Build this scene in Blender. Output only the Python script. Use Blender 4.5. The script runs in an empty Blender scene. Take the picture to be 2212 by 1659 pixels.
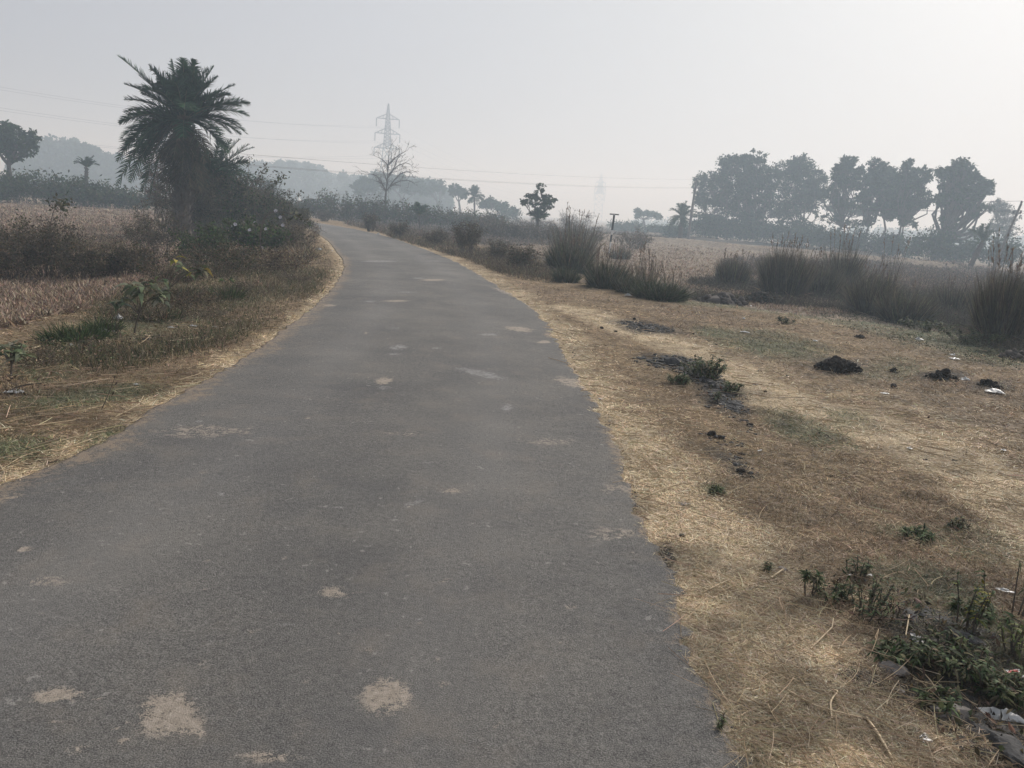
import bpy, math, random
import numpy as np
from mathutils import Matrix, Vector

rng = np.random.default_rng(7)
random.seed(7)
C = bpy.context.scene.collection

# ------------------------------------------------------------------ camera geometry
F = 1671.0; H = 1.6
pit = math.radians(12.45); rol = math.radians(4.0)
fw = np.array([0, math.cos(pit), -math.sin(pit)])
u0 = np.array([0, math.sin(pit), math.cos(pit)]); r0 = np.array([1.0, 0, 0])
CU = u0*math.cos(rol)-r0*math.sin(rol); CR = r0*math.cos(rol)+u0*math.sin(rol)

def ray(px, py): return fw+(px-1106)/F*CR+(829.5-py)/F*CU
def to_px(x, y, z):
    P = np.stack([x, y, z-H], -1)
    d = P@fw; d = np.where(d < .05, .05, d)
    return 1106+F*(P@CR)/d, 829.5-F*(P@CU)/d

# ------------------------------------------------------------------ value noise
def _hash(ix, iy, s):
    n = (ix.astype(np.int64)*374761393+iy.astype(np.int64)*668265263+s*1442695041) & 0x7fffffff
    n = (n ^ (n >> 13))*1274126177 & 0x7fffffff
    return ((n ^ (n >> 16)) & 0xffff)/65535.0
def vnoise(x, y, s=0):
    ix = np.floor(x); iy = np.floor(y); fx = x-ix; fy = y-iy
    fx = fx*fx*(3-2*fx); fy = fy*fy*(3-2*fy)
    a = _hash(ix, iy, s); b = _hash(ix+1, iy, s); c = _hash(ix, iy+1, s); d = _hash(ix+1, iy+1, s)
    return (a*(1-fx)+b*fx)*(1-fy)+(c*(1-fx)+d*fx)*fy
def fbm(x, y, s=0, o=4):
    t = 0; a = .5; k = 1.0
    for i in range(o):
        t = t+a*vnoise(x*k, y*k, s+i*17); a *= .5; k *= 2.03
    return t/(1-.5**o)
def sm(a, b, x):
    t = np.clip((x-a)/(b-a), 0, 1); return t*t*(3-2*t)

# ------------------------------------------------------------------ road edges and terrain
LE = [(-12, -2.3), (0, -2.75), (3.86, -2.68), (4.22, -2.62), (4.64, -2.58), (5.44, -2.64), (6.47, -2.65), (7.19, -2.68), (8.2, -2.75), (9.71, -2.9),
      (11.6, -3.1), (14.65, -3.5), (19.2, -4.34), (21.94, -5.03), (31.17, -7.71), (37.4, -9.8), (49.1, -14.0), (59, -19), (75, -30), (100, -52)]
RE = [(-12, 1.3), (0, .9), (2.07, .83), (2.38, .8), (2.73, .78), (3.31, .8), (4.04, .78), (4.65, .8), (5.34, .81), (6.38, .74), (7.67, .67), (9.6, .58),
      (12.7, .38), (15.26, -.08), (17.55, -.55), (21.05, -1.29), (24.84, -2.15), (30.7, -3.9), (36.9, -5.85), (40.6, -7.2), (46.4, -9.7), (49.6, -11.4), (54.3, -14.0), (62, -19), (78, -30), (104, -52)]
def xl(y):
    return np.interp(y, [a for a, b in LE], [b for a, b in LE])+.05*(fbm(y*1.7, y*0+3, 5, 3)-.5)+.05*(vnoise(y*9, y*0, 9)-.5)
def xr(y):
    return np.interp(y, [a for a, b in RE], [b for a, b in RE])+.10*(fbm(y*1.9, y*0+8, 6, 3)-.5)+.07*(vnoise(y*11, y*0, 3)-.5)+.05*(vnoise(y*27, y*0, 31)-.5)
XB = [(-12, 30), (5, 18), (9, 14), (12, 10), (13.5, 8.6), (15, 6.6), (16, 4.6), (18.5, 2.0), (27, .8), (46, -5), (60, -12), (100, -45)]
def xb(y): return np.interp(y, [a for a, b in XB], [b for a, b in XB])
def seg_d(x, y, pts):
    best = np.full(np.shape(x), 1e9)
    for (ax, ay), (bx, by) in zip(pts[:-1], pts[1:]):
        dx, dy = bx-ax, by-ay
        t = np.clip(((x-ax)*dx+(y-ay)*dy)/(dx*dx+dy*dy), 0, 1)
        best = np.minimum(best, np.hypot(x-ax-t*dx, y-ay-t*dy))
    return best
def flat(px, py, z=0.0):
    d = ray(px, py); t = (z-H)/d[2]; return (t*d[0], t*d[1])
def fpl(l, z=0): return [flat(a, b, z) for a, b in l]
BUND = fpl([(1180, 508), (1330, 516), (1480, 526), (1600, 540), (1760, 552), (1900, 566), (2060, 580)], -.3)
BUND2 = fpl([(1400, 505), (1560, 521), (1700, 530), (1850, 545), (2000, 552)], -.2)
def height(x, y):
    x = np.asarray(x, float); y = np.asarray(y, float)
    el = np.interp(y, [a for a, b in LE], [b for a, b in LE])-x
    er = x-np.interp(y, [a for a, b in RE], [b for a, b in RE])
    eb = x-xb(y)
    h = -.35*sm(2.0, 6, el)-.35*sm(0, 3.5, eb)
    off = sm(.1, 1.5, np.maximum(el, er))
    h = h+off*(.07*(fbm(x*1.3, y*1.3, 21)-.5)+.03*(fbm(x*5, y*5, 33)-.5))
    h = h+.02*sm(.0, .25, np.maximum(el, er))*sm(1.2, .3, np.maximum(el, er))-.02*sm(.0, -.3, np.maximum(el, er))
    far = sm(30, 90, np.hypot(x, y))
    h = h+far*.35*(fbm(x*.05, y*.05, 44)-.5)
    h = h+.5*np.exp(-(seg_d(x, y, BUND)/.9)**2)*sm(0, 1, eb)+.35*np.exp(-(seg_d(x, y, BUND2)/1.2)**2)
    return h
def gz(x, y): return float(height(np.array([x]), np.array([y]))[0])
def G(px, py):
    z = 0.0
    for _ in range(12):
        x, y = flat(px, py, z); q = gz(x, y)
        if abs(q-z) < .003: break
        z = .5*z+.5*q
    return np.array([x, y, q])
def at(px, py, D):
    """point on the ray of a pixel at ground distance D"""
    d = ray(px, py); t = D/math.hypot(d[0], d[1]); return np.array([d[0]*t, d[1]*t, H+d[2]*t])
def onground(px, D, py=480):
    p = at(px, py, D); p[2] = gz(p[0], p[1]); return p

TRACK = fpl([(1235, 668), (1331, 702), (1469, 748), (1584, 808), (1653, 845), (1746, 886), (1861, 915), (2045, 985), (2212, 1090), (2400, 1250)])
TRACK2 = fpl([(1500, 735), (1640, 790), (1800, 850), (1960, 880), (2212, 960)])
def ell(x, y, l):
    px, py = to_px(x, y, np.zeros_like(x)); m = np.zeros_like(x)
    for e in l:
        cx, cy, rx, ry = e[:4]; a = math.radians(e[4]) if len(e) > 4 else 0
        u = (px-cx)*math.cos(a)+(py-cy)*math.sin(a); v = -(px-cx)*math.sin(a)+(py-cy)*math.cos(a)
        k = e[5] if len(e) > 5 else 1.0
        m = np.maximum(m, k*np.clip(1.5-np.hypot(u/rx, v/ry), 0, 1))
    return np.where(y > 1, m, 0)
GREENS = [(1677, 748, 120, 26, 8), (1560, 722, 60, 12, 8), (1850, 688, 110, 20, 10), (2060, 735, 170, 30, 12), (1746, 930, 100, 26, 20, .7), (1910, 800, 90, 26, 0, .5), (1540, 1062, 25, 10, 0, .8),
          (1550, 830, 60, 14, 20, .6), (2100, 1180, 140, 40, 10, .4), (1960, 1150, 60, 14, 10, .8), (1980, 1260, 130, 40, 10, .8), (2120, 1430, 170, 90, 30, .9), (1830, 905, 60, 16, 10, .6), (1640, 1640, 60, 20, 0, .4),
          (180, 865, 150, 22, -5), (36, 975, 90, 26, -8), (165, 760, 60, 22, 0), (300, 700, 160, 26, -8, .7), (440, 850, 50, 12, -20, .6), (480, 640, 110, 22, 0, .6), (230, 950, 60, 20, -20, .7), (100, 800, 90, 24, 0, .7)]
DARKS = [(1400, 708, 70, 12, 8), (1450, 785, 75, 16, 6), (1540, 835, 80, 22, 35), (1570, 880, 50, 16, 20), (1580, 1000, 60, 14, 25, .7), (1600, 1020, 40, 14, 10, .8), (1808, 790, 60, 16, 0), (2040, 812, 50, 12, 0), (2140, 835, 40, 12, 0),
         (2050, 1400, 170, 40, 20), (2130, 1540, 200, 80, 35), (1980, 1500, 60, 40, 30, .7), (1440, 1210, 14, 30, -20), (330, 735, 60, 12, 0, .6), (120, 1000, 40, 8, 0, .5), (1860, 1470, 60, 20, 20, .5)]
def regions(x, y):
    x = np.asarray(x, float); y = np.asarray(y, float)
    el = xl(y)-x; er = x-xr(y); eb = x-xb(y)
    n1 = fbm(x*1.1, y*1.1, 51)-.5; n2 = fbm(x*4, y*4, 61)-.5
    straw = sm(.62+.4*sm(9, 3, y), .10, er+n1*.7+n2*.35)*(er > -.3)*np.clip(1.15-y/60, .3, 1)
    straw = np.maximum(straw, .85*sm(.24, .03, el+n1*.3+n2*.25)*(el > -.3))
    straw = np.maximum(straw, (er > 0)*1.0*sm(.66, .22, seg_d(x, y, TRACK)+n1*.3+n2*.2))
    straw = np.maximum(straw, (er > 0)*.3*sm(.4, .05, seg_d(x, y, TRACK2)+n1*.6))
    green = np.clip(ell(x, y, GREENS)+n1*.8+n2*.6, 0, 1)*sm(0.05, .3, ell(x, y, GREENS))
    green = np.maximum(green, .8*sm(-1.6, -.4, eb+n1*2)*sm(1.6, .2, eb)*(y < 17))
    dark = np.clip(ell(x, y, DARKS)+n2*1.2, 0, 1)*sm(0.05, .3, ell(x, y, DARKS))
    dark = np.maximum(dark, .8*sm(-.2, .8, eb+n1*2)*sm(5, 2.5, eb+n1*2)*sm(60, 25, y))
    field = np.maximum(sm(3.4, 5.2, el+n1*1.2), sm(2.5, 4.5, eb+n1*1.5))
    red = sm(-.1, .25, fbm(x*.55, y*.55, 71)-.5+.12*n2)*(1-straw)
    return dict(straw=straw, green=green, dark=dark, field=field, red=red, el=el, er=er, eb=eb)

# ------------------------------------------------------------------ materials
def mat(name):
    m = bpy.data.materials.new(name); m.use_nodes = True
    nt = m.node_tree; return m, nt, nt.nodes['Principled BSDF']
def N(nt, t, **k):
    n = nt.nodes.new(t)
    for a, b in k.items():
        if hasattr(n, a): setattr(n, a, b)
        else: n.inputs[a.replace('_', ' ')].default_value = b
    return n
def noise(nt, scale, detail=4, rough=.6, coord='Object'):
    tc = nt.nodes.new('ShaderNodeTexCoord'); n = nt.nodes.new('ShaderNodeTexNoise')
    n.inputs['Scale'].default_value = scale; n.inputs['Detail'].default_value = detail; n.inputs['Roughness'].default_value = rough
    nt.links.new(tc.outputs[coord], n.inputs['Vector']); return n
def ramp(nt, src, stops):
    r = nt.nodes.new('ShaderNodeValToRGB'); cr = r.color_ramp
    while len(cr.elements) < len(stops): cr.elements.new(.5)
    for e, (p, c) in zip(cr.elements, stops):
        e.position = p; e.color = (*c, 1) if len(c) == 3 else (c[0], c[0], c[0], 1)
    nt.links.new(src, r.inputs['Fac']); return r.outputs['Color']
def mix(nt, fac, a, b, mode='MIX'):
    m = nt.nodes.new('ShaderNodeMix'); m.data_type = 'RGBA'; m.blend_type = mode
    def put(i, v):
        if isinstance(v, (int, float)): m.inputs[i].default_value = v
        elif isinstance(v, tuple): m.inputs[i].default_value = (*v, 1)
        else: nt.links.new(v, m.inputs[i])
    put(0, fac); put(6, a); put(7, b); return m.outputs[2]
def math_(nt, op, a, b=0.0, clamp=False):
    m = nt.nodes.new('ShaderNodeMath'); m.operation = op; m.use_clamp = clamp
    for i, v in enumerate((a, b)):
        if isinstance(v, (int, float)): m.inputs[i].default_value = v
        else: nt.links.new(v, m.inputs[i])
    return m.outputs[0]
def bump(nt, bs, h, s, dist=.02):
    b = nt.nodes.new('ShaderNodeBump'); b.inputs['Strength'].default_value = s; b.inputs['Distance'].default_value = dist
    nt.links.new(h, b.inputs['Height']); nt.links.new(b.outputs[0], bs.inputs['Normal'])

def m_attr(name, rough=.7, transl=0.0, var=.35, nscale=3.0, spec=.25):
    """each blade or leaf carries its own colour in the attribute Col"""
    m, nt, bs = mat(name)
    at_ = N(nt, 'ShaderNodeAttribute', attribute_name='Col')
    nz = noise(nt, nscale, 3)
    c = mix(nt, 1.0, at_.outputs['Color'], ramp(nt, nz.outputs[0], [(.3, (1-var,)), (.7, (1+var,))]), 'MULTIPLY')
    nt.links.new(c, bs.inputs['Base Color']); bs.inputs['Roughness'].default_value = rough
    bs.inputs['Specular IOR Level'].default_value = spec
    if transl:
        tr = nt.nodes.new('ShaderNodeBsdfTranslucent'); mx = nt.nodes.new('ShaderNodeMixShader')
        nt.links.new(c, tr.inputs['Color']); mx.inputs[0].default_value = transl
        nt.links.new(bs.outputs[0], mx.inputs[1]); nt.links.new(tr.outputs[0], mx.inputs[2])
        nt.links.new(mx.outputs[0], nt.nodes['Material Output'].inputs['Surface'])
    return m
def m_simple(name, ca, cb, scale=8, rough=.85, bs_=.5, dist=.02, spec=.3):
    m, nt, bs = mat(name); nz = noise(nt, scale, 6)
    nt.links.new(ramp(nt, nz.outputs[0], [(.32, ca), (.68, cb)]), bs.inputs['Base Color'])
    bs.inputs['Roughness'].default_value = rough; bs.inputs['Specular IOR Level'].default_value = spec
    bump(nt, bs, nz.outputs[0], bs_, dist); return m

M = {}
M['leaf'] = m_attr('leaf', .7, .15, spec=.08)
M['blade'] = m_attr('dry_blade', .75, .15, .3, 6)
M['straw'] = m_attr('straw', .65, .12, .2, 9)
M['bark'] = m_simple('bark', (.055, .045, .038), (.13, .11, .095), 6, .95, .8, .05)
M['twig'] = m_simple('twig', (.07, .055, .042), (.15, .125, .10), 9, .9, .4)
M['steel'] = m_simple('galvanised_steel', (.16, .17, .18), (.25, .26, .27), 2, .6, .1)
M['wire'] = m_simple('wire_metal', (.10, .10, .11), (.16, .16, .17), 2, .6, .1)
M['concrete'] = m_simple('pole_concrete', (.12, .115, .11), (.22, .21, .20), 4, .9, .3)
M['insul'] = m_simple('insulator_glass', (.07, .07, .075), (.12, .12, .13), 5, .3, .1)
M['clod'] = m_simple('dark_soil_clod', (.010, .008, .007), (.055, .044, .035), 22, .95, 1, .03, .15)
M['stone'] = m_simple('grey_stone', (.13, .115, .10), (.27, .245, .22), 14, .9, .6)
M['rubble'] = m_simple('dark_rubble', (.03, .03, .03), (.10, .095, .09), 16, .9, .8)
M['plastic'] = m_simple('white_plastic', (.26, .26, .25), (.50, .50, .48), 12, .4, .3, .01, .5)
M['blackplastic'] = m_simple('black_plastic', (.01, .01, .012), (.03, .03, .035), 12, .35, .4, .01, .5)
M['petal'] = m_simple('white_petal', (.5, .48, .52), (.7, .68, .71), 12, .6, .1)
M['whitepaint'] = m_simple('white_paint', (.5, .5, .5), (.7, .7, .7), 4, .7, .1)
M['blackpaint'] = m_simple('black_paint', (.02, .02, .02), (.05, .05, .05), 4, .6, .1)
M['packet'] = None

# ------------------------------------------------------------------ objects
def tag(o, label=None, cat=None, group=None, kind=None):
    if label: o['label'] = label
    if cat: o['category'] = cat
    if group: o['group'] = group
    if kind: o['kind'] = kind
    return o
def empty(name, loc, label, cat, group=None):
    o = bpy.data.objects.new(name, None); C.objects.link(o); o.location = Vector([float(v) for v in loc]); o.empty_display_size = .2
    return tag(o, label, cat, group)
def link(name, me, m, parent=None, origin=None):
    if m: me.materials.append(m)
    o = bpy.data.objects.new(name, me); C.objects.link(o)
    if parent is not None:
        o.parent = parent
    return o
class MB:
    """collects quads and triangles with a colour per vertex, builds ONE mesh"""
    def __init__(s): s.v = []; s.f = []; s.c = []; s.n = 0
    def add(s, v, f, c=None):
        v = np.asarray(v, float).reshape(-1, 3); f = np.asarray(f)
        s.v.append(v); s.f.append(f+s.n)
        if c is None: c = np.ones(3)*.5
        s.c.append(np.broadcast_to(np.asarray(c, float), v.shape).copy()); s.n += len(v)
    def build(s, name, m, parent=None, origin=(0, 0, 0), smooth=False):
        me = bpy.data.meshes.new(name)
        if s.n:
            v = np.concatenate(s.v)-np.asarray(origin, float); c = np.concatenate(s.c)
            q = [f for f in s.f if f.shape[1] == 4]; t = [f for f in s.f if f.shape[1] == 3]
            q = np.concatenate(q) if q else np.zeros((0, 4), int); t = np.concatenate(t) if t else np.zeros((0, 3), int)
            nl = q.size+t.size
            me.vertices.add(len(v)); me.vertices.foreach_set('co', v.astype(np.float32).ravel())
            me.loops.add(nl); me.loops.foreach_set('vertex_index', np.concatenate([q.ravel(), t.ravel()]).astype(np.int32))
            me.polygons.add(len(q)+len(t))
            me.polygons.foreach_set('loop_start', np.concatenate([np.arange(len(q))*4, q.size+np.arange(len(t))*3]).astype(np.int32))
            ca = me.color_attributes.new('Col', 'FLOAT_COLOR', 'POINT')
            ca.data.foreach_set('color', np.concatenate([c, np.ones((len(c), 1))], 1).astype(np.float32).ravel())
            me.update(calc_edges=True)
            me.polygons.foreach_set('use_smooth', np.full(len(me.polygons), smooth)); me.update()
        o = link(name, me, m, parent)
        if parent is None: o.location = Vector([float(a) for a in origin])
        return o

def unit(v): return v/np.maximum(np.linalg.norm(v, axis=-1, keepdims=True), 1e-9)
def rdir(n): return unit(rng.normal(size=(n, 3)))

def blades(mb, base, d, L, w, droop, col, nseg=3, sidev=None, tip=.15):
    n = len(base); L = np.broadcast_to(L, n)[:, None]; w = np.broadcast_to(w, n)[:, None]; droop = np.broadcast_to(droop, n)[:, None]
    side = unit(np.cross(d, rdir(n) if sidev is None else sidev))
    vs = []
    for k in range(nseg+1):
        t = k/nseg
        p = base+d*L*t; p = p+np.array([0, 0, -1.0])*droop*L*t*t
        ww = w*.5*(1-(1-tip)*t*t)
        vs += [p-side*ww, p+side*ww]
    V = np.stack(vs, 1)
    K = (nseg+1)*2
    f = np.array([[2*k, 2*k+1, 2*k+3, 2*k+2] for k in range(nseg)])
    Fc = (np.arange(n)*K)[:, None, None]+f[None]
    col = np.broadcast_to(col, (n, 3))
    mb.add(V.reshape(-1, 3), Fc.reshape(-1, 4), np.repeat(col, K, 0))
def leafs(mb, P, size, col, ratio=.5, up=0.0, axis=None):
    n = len(P); size = np.broadcast_to(size, n)[:, None]
    a = rdir(n) if axis is None else unit(axis+.35*rdir(n)); a = a-np.array([0, 0, up]); a = unit(a)
    b = unit(np.cross(a, rdir(n))); nn = np.cross(a, b)
    V = np.stack([P, P+a*size*.5+b*size*ratio*.5+nn*size*.08, P+a*size, P+a*size*.5-b*size*ratio*.5+nn*size*.08], 1)
    f = (np.arange(n)*4)[:, None]+np.arange(4)[None]
    mb.add(V.reshape(-1, 3), f, np.repeat(np.broadcast_to(col, (n, 3)), 4, 0))
def tubes(mb, A, B, ra, rb, k=5, col=(.1, .09, .08)):
    A = np.atleast_2d(np.asarray(A, float)); B = np.atleast_2d(np.asarray(B, float)); n = len(A)
    ra = np.broadcast_to(ra, n)[:, None]; rb = np.broadcast_to(rb, n)[:, None]
    d = unit(B-A); ref = np.where(np.abs(d[:, 2:3]) > .9, np.array([[1.0, 0, 0]]), np.array([[0, 0, 1.0]]))
    s = unit(np.cross(d, ref)); t = np.cross(d, s); vs = []
    for i in range(k):
        a = 2*math.pi*i/k; o = s*math.cos(a)+t*math.sin(a)
        vs += [A+o*ra, B+o*rb]
    V = np.stack(vs, 1)
    f = np.array([[2*i, 2*((i+1) % k), 2*((i+1) % k)+1, 2*i+1] for i in range(k)])
    mb.add(V.reshape(-1, 3), ((np.arange(n)*2*k)[:, None, None]+f[None]).reshape(-1, 4), col)
def path(mb, pts, rad, k=6, col=(.1, .09, .08)):
    pts = np.asarray(pts, float); n = len(pts); rad = np.broadcast_to(rad, n)
    d = np.gradient(pts, axis=0); d = unit(d)
    ref = np.array([1.0, 0, 0]) if abs(d[:, 2].mean()) > .6 else np.array([0, 0, 1.0])
    s = unit(np.cross(d, ref)); t = np.cross(d, s)
    a = np.arange(k)*2*math.pi/k
    V = pts[:, None]+rad[:, None, None]*(s[:, None]*np.cos(a)[None, :, None]+t[:, None]*np.sin(a)[None, :, None])
    f = [[i*k+j, i*k+(j+1) % k, (i+1)*k+(j+1) % k, (i+1)*k+j] for i in range(n-1) for j in range(k)]
    mb.add(V.reshape(-1, 3), f, col)
    mb.add(V[-1], [[0, j, j+1] for j in range(1, k-1)], col); mb.add(V[0], [[0, j+1, j] for j in range(1, k-1)], col)
_ico = {}
def ico(sub):
    if sub not in _ico:
        import bmesh
        bm = bmesh.new(); bmesh.ops.create_icosphere(bm, subdivisions=sub, radius=1)
        _ico[sub] = (np.array([v.co[:] for v in bm.verts]), np.array([[v.index for v in f.verts] for f in bm.faces])); bm.free()
    return _ico[sub]
def lump(mb, c, r, sub=2, rough=.35, flatz=.7, col=(.1, .1, .1), angular=False):
    v, f = ico(sub); s = rng.uniform(0, 99)
    n = fbm(v[:, 0]*1.6+s, v[:, 1]*1.6+v[:, 2]*1.9+s, 3)-.5+.6*(fbm(v[:, 0]*5+s, v[:, 2]*5+v[:, 1]*4, 8, 2)-.5)
    p = v*(1+rough*2*n)[:, None]
    if angular:
        for _ in range(5):
            a = rdir(1)[0]; k = .55+.25*rng.random(); dd = p@a
            p = p-np.maximum(dd-k, 0)[:, None]*a
    p = p*np.asarray(r)*np.array([1, 1, flatz])
    a = rng.uniform(0, 6.28); R_ = np.array([[math.cos(a), -math.sin(a), 0], [math.sin(a), math.cos(a), 0], [0, 0, 1]])
    mb.add(p@R_.T+np.asarray(c), f, col)
def vary(col, n, amt=.25):
    b = np.asarray(col, float)
    if b.ndim == 2: b = b[rng.integers(0, len(b), n)]
    k = 1+amt*rng.normal(size=(n, 1)); k2 = 1+amt*.3*rng.normal(size=(n, 3))
    return np.clip(b*k*k2, .004, .9)

# ------------------------------------------------------------------ ground sheet
def build_ground():
    ang = np.concatenate([np.radians(np.linspace(-46, 46, 330)), np.radians(np.linspace(50, 310, 54))])
    rad = [0.35]
    while rad[-1] < 950: rad.append(rad[-1]*(1.0105 if rad[-1] > 1.7 else 1.1))
    rad = np.array(rad); na, nr = len(ang), len(rad)
    R_, A_ = np.meshgrid(rad, ang, indexing='ij')
    X = (R_*np.sin(A_)).ravel(); Y = (R_*np.cos(A_)).ravel(); Z = height(X, Y)
    V = np.stack([X, Y, Z], 1)
    i = np.arange(nr-1)[:, None]*na; j = np.arange(na)[None]; j2 = (j+1) % na
    f = np.stack([i+j, i+na+j, i+na+j2, i+j2], -1).reshape(-1, 4)
    g = regions(X, Y)
    mb = MB(); mb.add(V, f, np.stack([g['straw'], g['green'], g['dark']], 1))
    mb.add(np.array([[0, 0, gz(0, 0)]]+[list(V[k]) for k in range(na)]), [[0, k+1, (k+1) % na+1] for k in range(na)], (0, 0, 0))
    m, nt, bs = mat('earth_and_dry_grass')
    a1 = N(nt, 'ShaderNodeAttribute', attribute_name='Col'); a2 = N(nt, 'ShaderNodeAttribute', attribute_name='Zone')
    s1 = nt.nodes.new('ShaderNodeSeparateColor'); s2 = nt.nodes.new('ShaderNodeSeparateColor')
    nt.links.new(a1.outputs['Color'], s1.inputs[0]); nt.links.new(a2.outputs['Color'], s2.inputs[0])
    n_f = noise(nt, 60, 5, .7); n_m = noise(nt, 7, 5, .65); n_l = noise(nt, .8, 4, .6); n_s = noise(nt, 20, 8, .8)
    base = ramp(nt, n_s.outputs[0], [(.34, (.085, .060, .036)), (.5, (.235, .17, .10)), (.66, (.41, .31, .19))])
    redc = ramp(nt, n_s.outputs[0], [(.34, (.08, .056, .036)), (.5, (.215, .155, .098)), (.68, (.36, .27, .175))])
    col = mix(nt, s2.outputs[1], base, redc)
    strawc = ramp(nt, n_f.outputs[0], [(.34, (.23, .175, .11)), (.5, (.47, .37, .24)), (.66, (.68, .56, .39))])
    col = mix(nt, s1.outputs[0], col, strawc)
    greenc = ramp(nt, n_s.outputs[0], [(.34, (.06, .06, .036)), (.52, (.155, .16, .095)), (.68, (.27, .26, .165))])
    col = mix(nt, math_(nt, 'MULTIPLY', s1.outputs[1], .85), col, greenc)
    fieldc = ramp(nt, n_m.outputs[0], [(.34, (.13, .095, .068)), (.5, (.28, .215, .16)), (.66, (.43, .34, .255))])
    fieldc = mix(nt, ramp(nt, n_l.outputs[0], [(.35, (0,)), (.7, (.5,))]), fieldc, (.17, .15, .10))
    col = mix(nt, s2.outputs[0], col, fieldc)
    darkc = ramp(nt, n_s.outputs[0], [(.3, (.02, .018, .015)), (.55, (.07, .06, .05)), (.75, (.13, .115, .095))])
    col = mix(nt, s1.outputs[2], col, darkc)
    n_b = noise(nt, 2.6, 7, .7); n_d = noise(nt, .5, 5, .6)
    col = mix(nt, 1.0, col, ramp(nt, n_b.outputs[0], [(.36, (.62, .60, .58)), (.5, (.95, .95, .95)), (.66, (1.25, 1.25, 1.22))]), 'MULTIPLY')
    col = mix(nt, 1.0, col, ramp(nt, n_d.outputs[0], [(.35, (.85, .85, .85)), (.65, (1.12, 1.12, 1.12))]), 'MULTIPLY')
    nt.links.new(col, bs.inputs['Base Color']); bs.inputs['Roughness'].default_value = .95; bs.inputs['Specular IOR Level'].default_value = .15
    bump(nt, bs, math_(nt, 'ADD', n_f.outputs[0], n_s.outputs[0]), .7, .03)
    o = mb.build('ground', m, smooth=True); o['kind'] = 'structure'
    z = np.concatenate([np.stack([g['field'], g['red'], g['er']*0], 1), np.zeros((na+1, 3))])
    ca = o.data.color_attributes.new('Zone', 'FLOAT_COLOR', 'POINT')
    ca.data.foreach_set('color', np.concatenate([z, np.ones((len(z), 1))], 1).astype(np.float32).ravel())
    return o
build_ground()

# ------------------------------------------------------------------ road
SAND = [(360, 1560, 62, 44, -15), (405, 1590, 40, 22, 0, .8), (130, 1520, 55, 15, -4), (835, 1523, 48, 38), (720, 1295, 36, 14, 0, .6), (793, 1422, 7, 5), (960, 1497, 9, 4), (435, 1605, 15, 10),
        (265, 1620, 9, 6), (215, 1530, 7, 4), (175, 1640, 22, 12, 0, .6), (270, 1585, 8, 5), (240, 1595, 5, 5), (50, 1200, 18, 5), (580, 1655, 60, 12, 0, .7), (660, 1490, 9, 4, 0, .7), (440, 1452, 5, 6),
        (1120, 714, 30, 5, 4), (1175, 741, 16, 3), (935, 608, 26, 2.4), (710, 662, 16, 2.5), (975, 1070, 24, 7, 0, .65), (440, 940, 100, 14, 0, .55), (1240, 830, 40, 9, 10, .9), (1290, 850, 20, 8, 0, .8), (830, 830, 17, 8, -10), (855, 654, 26, 2.2),
        (1330, 1160, 60, 16, 0, .5), (1345, 1060, 50, 12, 0, .5), (90, 1270, 60, 12, 0, .45), (1560, 1580, 24, 16, 30, .9), (1600, 1600, 30, 16, 40, .9), (1490, 1320, 16, 8, 0, .9), (1500, 1345, 14, 10, 0, .9), (1075, 1585, 12, 6, 0, .8),
        (560, 735, 50, 12, -35, .7), (620, 700, 40, 8, -30, .6), (1090, 632, 30, 4, 20, .7), (1180, 960, 60, 8, 0, .45), (870, 945, 60, 6, 0, .45), (20, 1078, 30, 8, 0, .5)]
_r = np.random.default_rng(3)
SAND += [(_r.uniform(100, 1500), y_, _r.uniform(3, 9)*y_/1200, _r.uniform(1.2, 4)*y_/1200, _r.uniform(-20, 20), _r.uniform(.5, .9)) for y_ in _r.uniform(620, 1650, 60)]
PALE = [(860, 756, 19, 6, -4), (853, 772, 14, 3), (1043, 815, 50, 7, 12), (1010, 806, 26, 5, 4), (1096, 887, 13, 8), (820, 567, 42, 2), (940, 566, 30, 1.5, 0, .7), (1052, 728, 22, 2.5), (480, 1080, 13, 4, 0, .8), (890, 1100, 26, 5, -20, .8),
        (620, 1365, 16, 4, 0, .7), (940, 758, 14, 3, 0, .7), (880, 635, 24, 2, 0, .8), (800, 655, 12, 2), (850, 715, 14, 2.5, 0, .8), (905, 604, 16, 1.5), (700, 498, 12, 1, 0, .8), (760, 507, 16, 1, 0, .7), (735, 1108, 12, 4, 0, .7), (830, 845, 20, 4, 0, .7), (700, 545, 18, 1.5, 0, .6), (930, 1010, 22, 4, 0, .5),
        (432, 917, 8, 2.5), (905, 1355, 7, 3, 0, .8), (1160, 1185, 10, 3, 0, .6), (360, 1250, 20, 4, 0, .4), (1040, 1400, 14, 4, 0, .4), (640, 1140, 10, 3, 0, .5)]
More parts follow.
